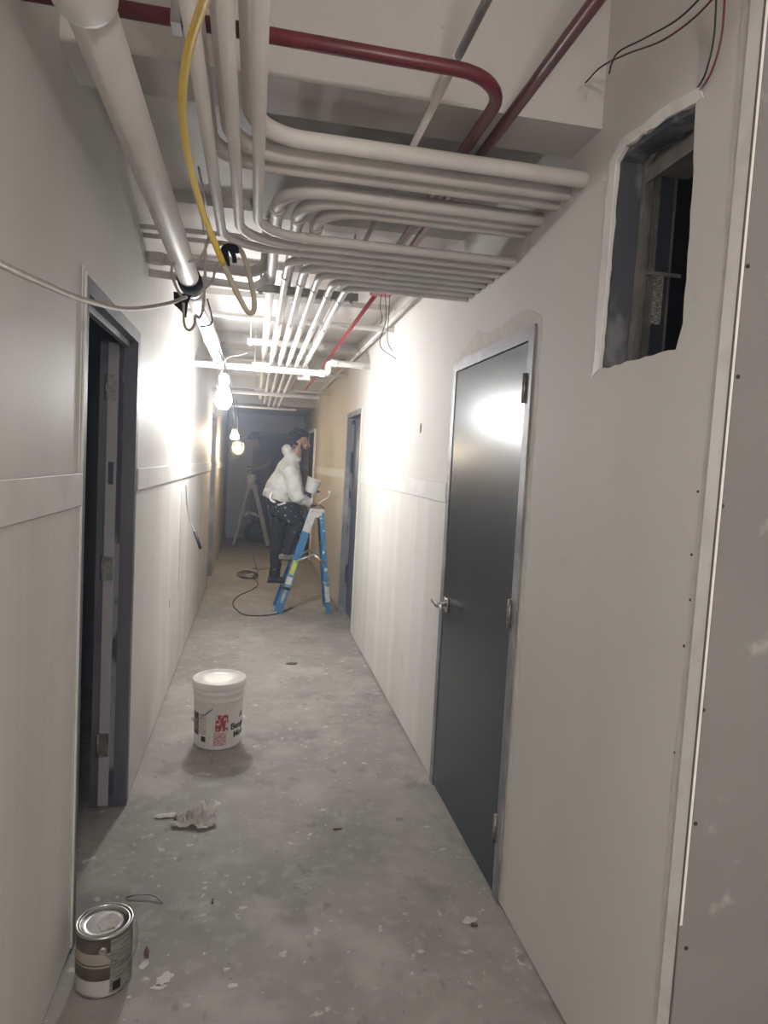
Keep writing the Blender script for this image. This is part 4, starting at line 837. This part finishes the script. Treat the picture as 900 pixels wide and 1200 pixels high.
for i in (0, 1):
    hp = HIP2+V((0, .09 if i == 0 else -.09, -.02)); mb.tube([hp, hp.lerp(kn[i], .5), kn[i], kn[i].lerp(ft[i], .4), ft[i]+V((0, 0, -.04))], [.118, .104, .085, .074, .062], 16)
blob('trousers', mb, 'trousers2', P2_, .012, 2, .01, 9)
for a in ft:
    mb = MB(); zz = a.z-.10; mb.tube([V((a.x+.075, a.y, zz+.036)), V((a.x, a.y, zz+.042)), V((a.x-.09, a.y, zz+.036)), V((a.x-.165, a.y, zz+.028))], [(.034, .034), (.042, .042), (.034, .046), (.024, .034)], 16, ref=(0, 0, 1)); mb.tube([a+V((0, 0, .02)), a+V((0, 0, -.05))], .05, 12); blob('boot', mb, 'shoe', P2_, .009, 1)
mb = MB(); mb.ell(q2(-.016, 0, .046), (.108, .088, .092), T2); mb.ell(q2(.085, 0, .055), (.05, .06, .012), T2, 14); blob('cap', mb, 'trousers2', P2_, .008, 1)
eyes(q2, T2, 1, P2_)
t = empty('trowel', wrn+V((-.1, 0, .02)), 'plaster trowel in the hand of the worker at the far grey ladder', 'trowel')
mb = MB(); a = wrn+V((-.10, .02, -.01)); mb.box(a+V((-.16, -.05, .0)), a+V((-.02, .05, .003))); mb.build('blade', 'alu', t); mb = MB(); mb.tube([a+V((.02, 0, .03)), a+V((-.10, 0, .03))], .013, 10); mb.tube([a+V((-.08, 0, .03)), a+V((-.08, 0, .002))], .006, 8); mb.build('handle', 'brown', t)
# dark bags heaped behind the far ladder
for (x, y, w_, h_, lab) in ((297, 632, .26, .42, 'black bin bag heaped behind the far grey ladder, left one'), (309, 633, .24, .36, 'black bin bag heaped behind the far grey ladder, right one')):
    c = at(x, y, 13.6); mb = MB(); mb.ell((c.x, 13.65, h_*.46), (w_*.8, .25, h_*.46)); mb.tube([(c.x, 13.65, h_*.8), (c.x, 13.65, h_*1.02), (c.x, 13.65, h_*1.12)], [.06, .03, .07], 12)
    tag(blob('bin_bag', mb, 'bag', None, .02, 1, .03, 7), lab, 'bag', 'bin bags at the end wall')
# conduit drop with a box near the end of the left wall
t = empty('wall_conduit', (XL+.03, 12.9, 0), 'thin dark conduit dropping down the far end of the left wall to a small box', 'pipe')
mb = MB(); mb.tube([(XL+.02, 12.9, .22), (XL+.02, 12.9, 2.5)], .012, 8); mb.build('conduit', 'rubber', t)
mb = MB(); mb.box((XL+.001, 12.84, .10), (XL+.06, 12.96, .22), bev=.004); mb.build('box', 'rubber', t)
# ------------------------------------------------------------------ light
def estr(m, v): MT[m].node_tree.nodes['Principled BSDF'].inputs['Emission Strength'].default_value = v
estr('bulb', 180); estr('bulb2', 75); estr('fill_bulb', 125)
w = bpy.data.worlds.new('world'); bpy.context.scene.world = w; w.use_nodes = True
w.node_tree.nodes['Background'].inputs[0].default_value = (.5, .5, .52, 1); w.node_tree.nodes['Background'].inputs[1].default_value = .0
nt = w.node_tree; vs = nt.nodes.new('ShaderNodeVolumeScatter'); vs.inputs['Density'].default_value = .021; vs.inputs['Anisotropy'].default_value = .3; vs.inputs['Color'].default_value = (.70, .80, 1, 1)
nt.links.new(vs.outputs[0], [n for n in nt.nodes if n.type == 'OUTPUT_WORLD'][0].inputs['Volume'])   # thin dust haze, added mostly to imitate veiling glare round the bulbs
sc = bpy.context.scene
sc.view_settings.view_transform = 'Standard'; sc.view_settings.look = 'None'; sc.view_settings.gamma = 1; sc.view_settings.exposure = 1.5
sc.view_settings.use_curve_mapping = False
sc.cycles.max_bounces = 8; sc.cycles.diffuse_bounces = 6; sc.cycles.glossy_bounces = 3; sc.cycles.use_adaptive_sampling = True; sc.cycles.adaptive_threshold = .03; sc.cycles.sample_clamp_indirect = 6
sc.cycles.use_denoising = True; sc.cycles.volume_bounces = 0; sc.cycles.caustics_reflective = False
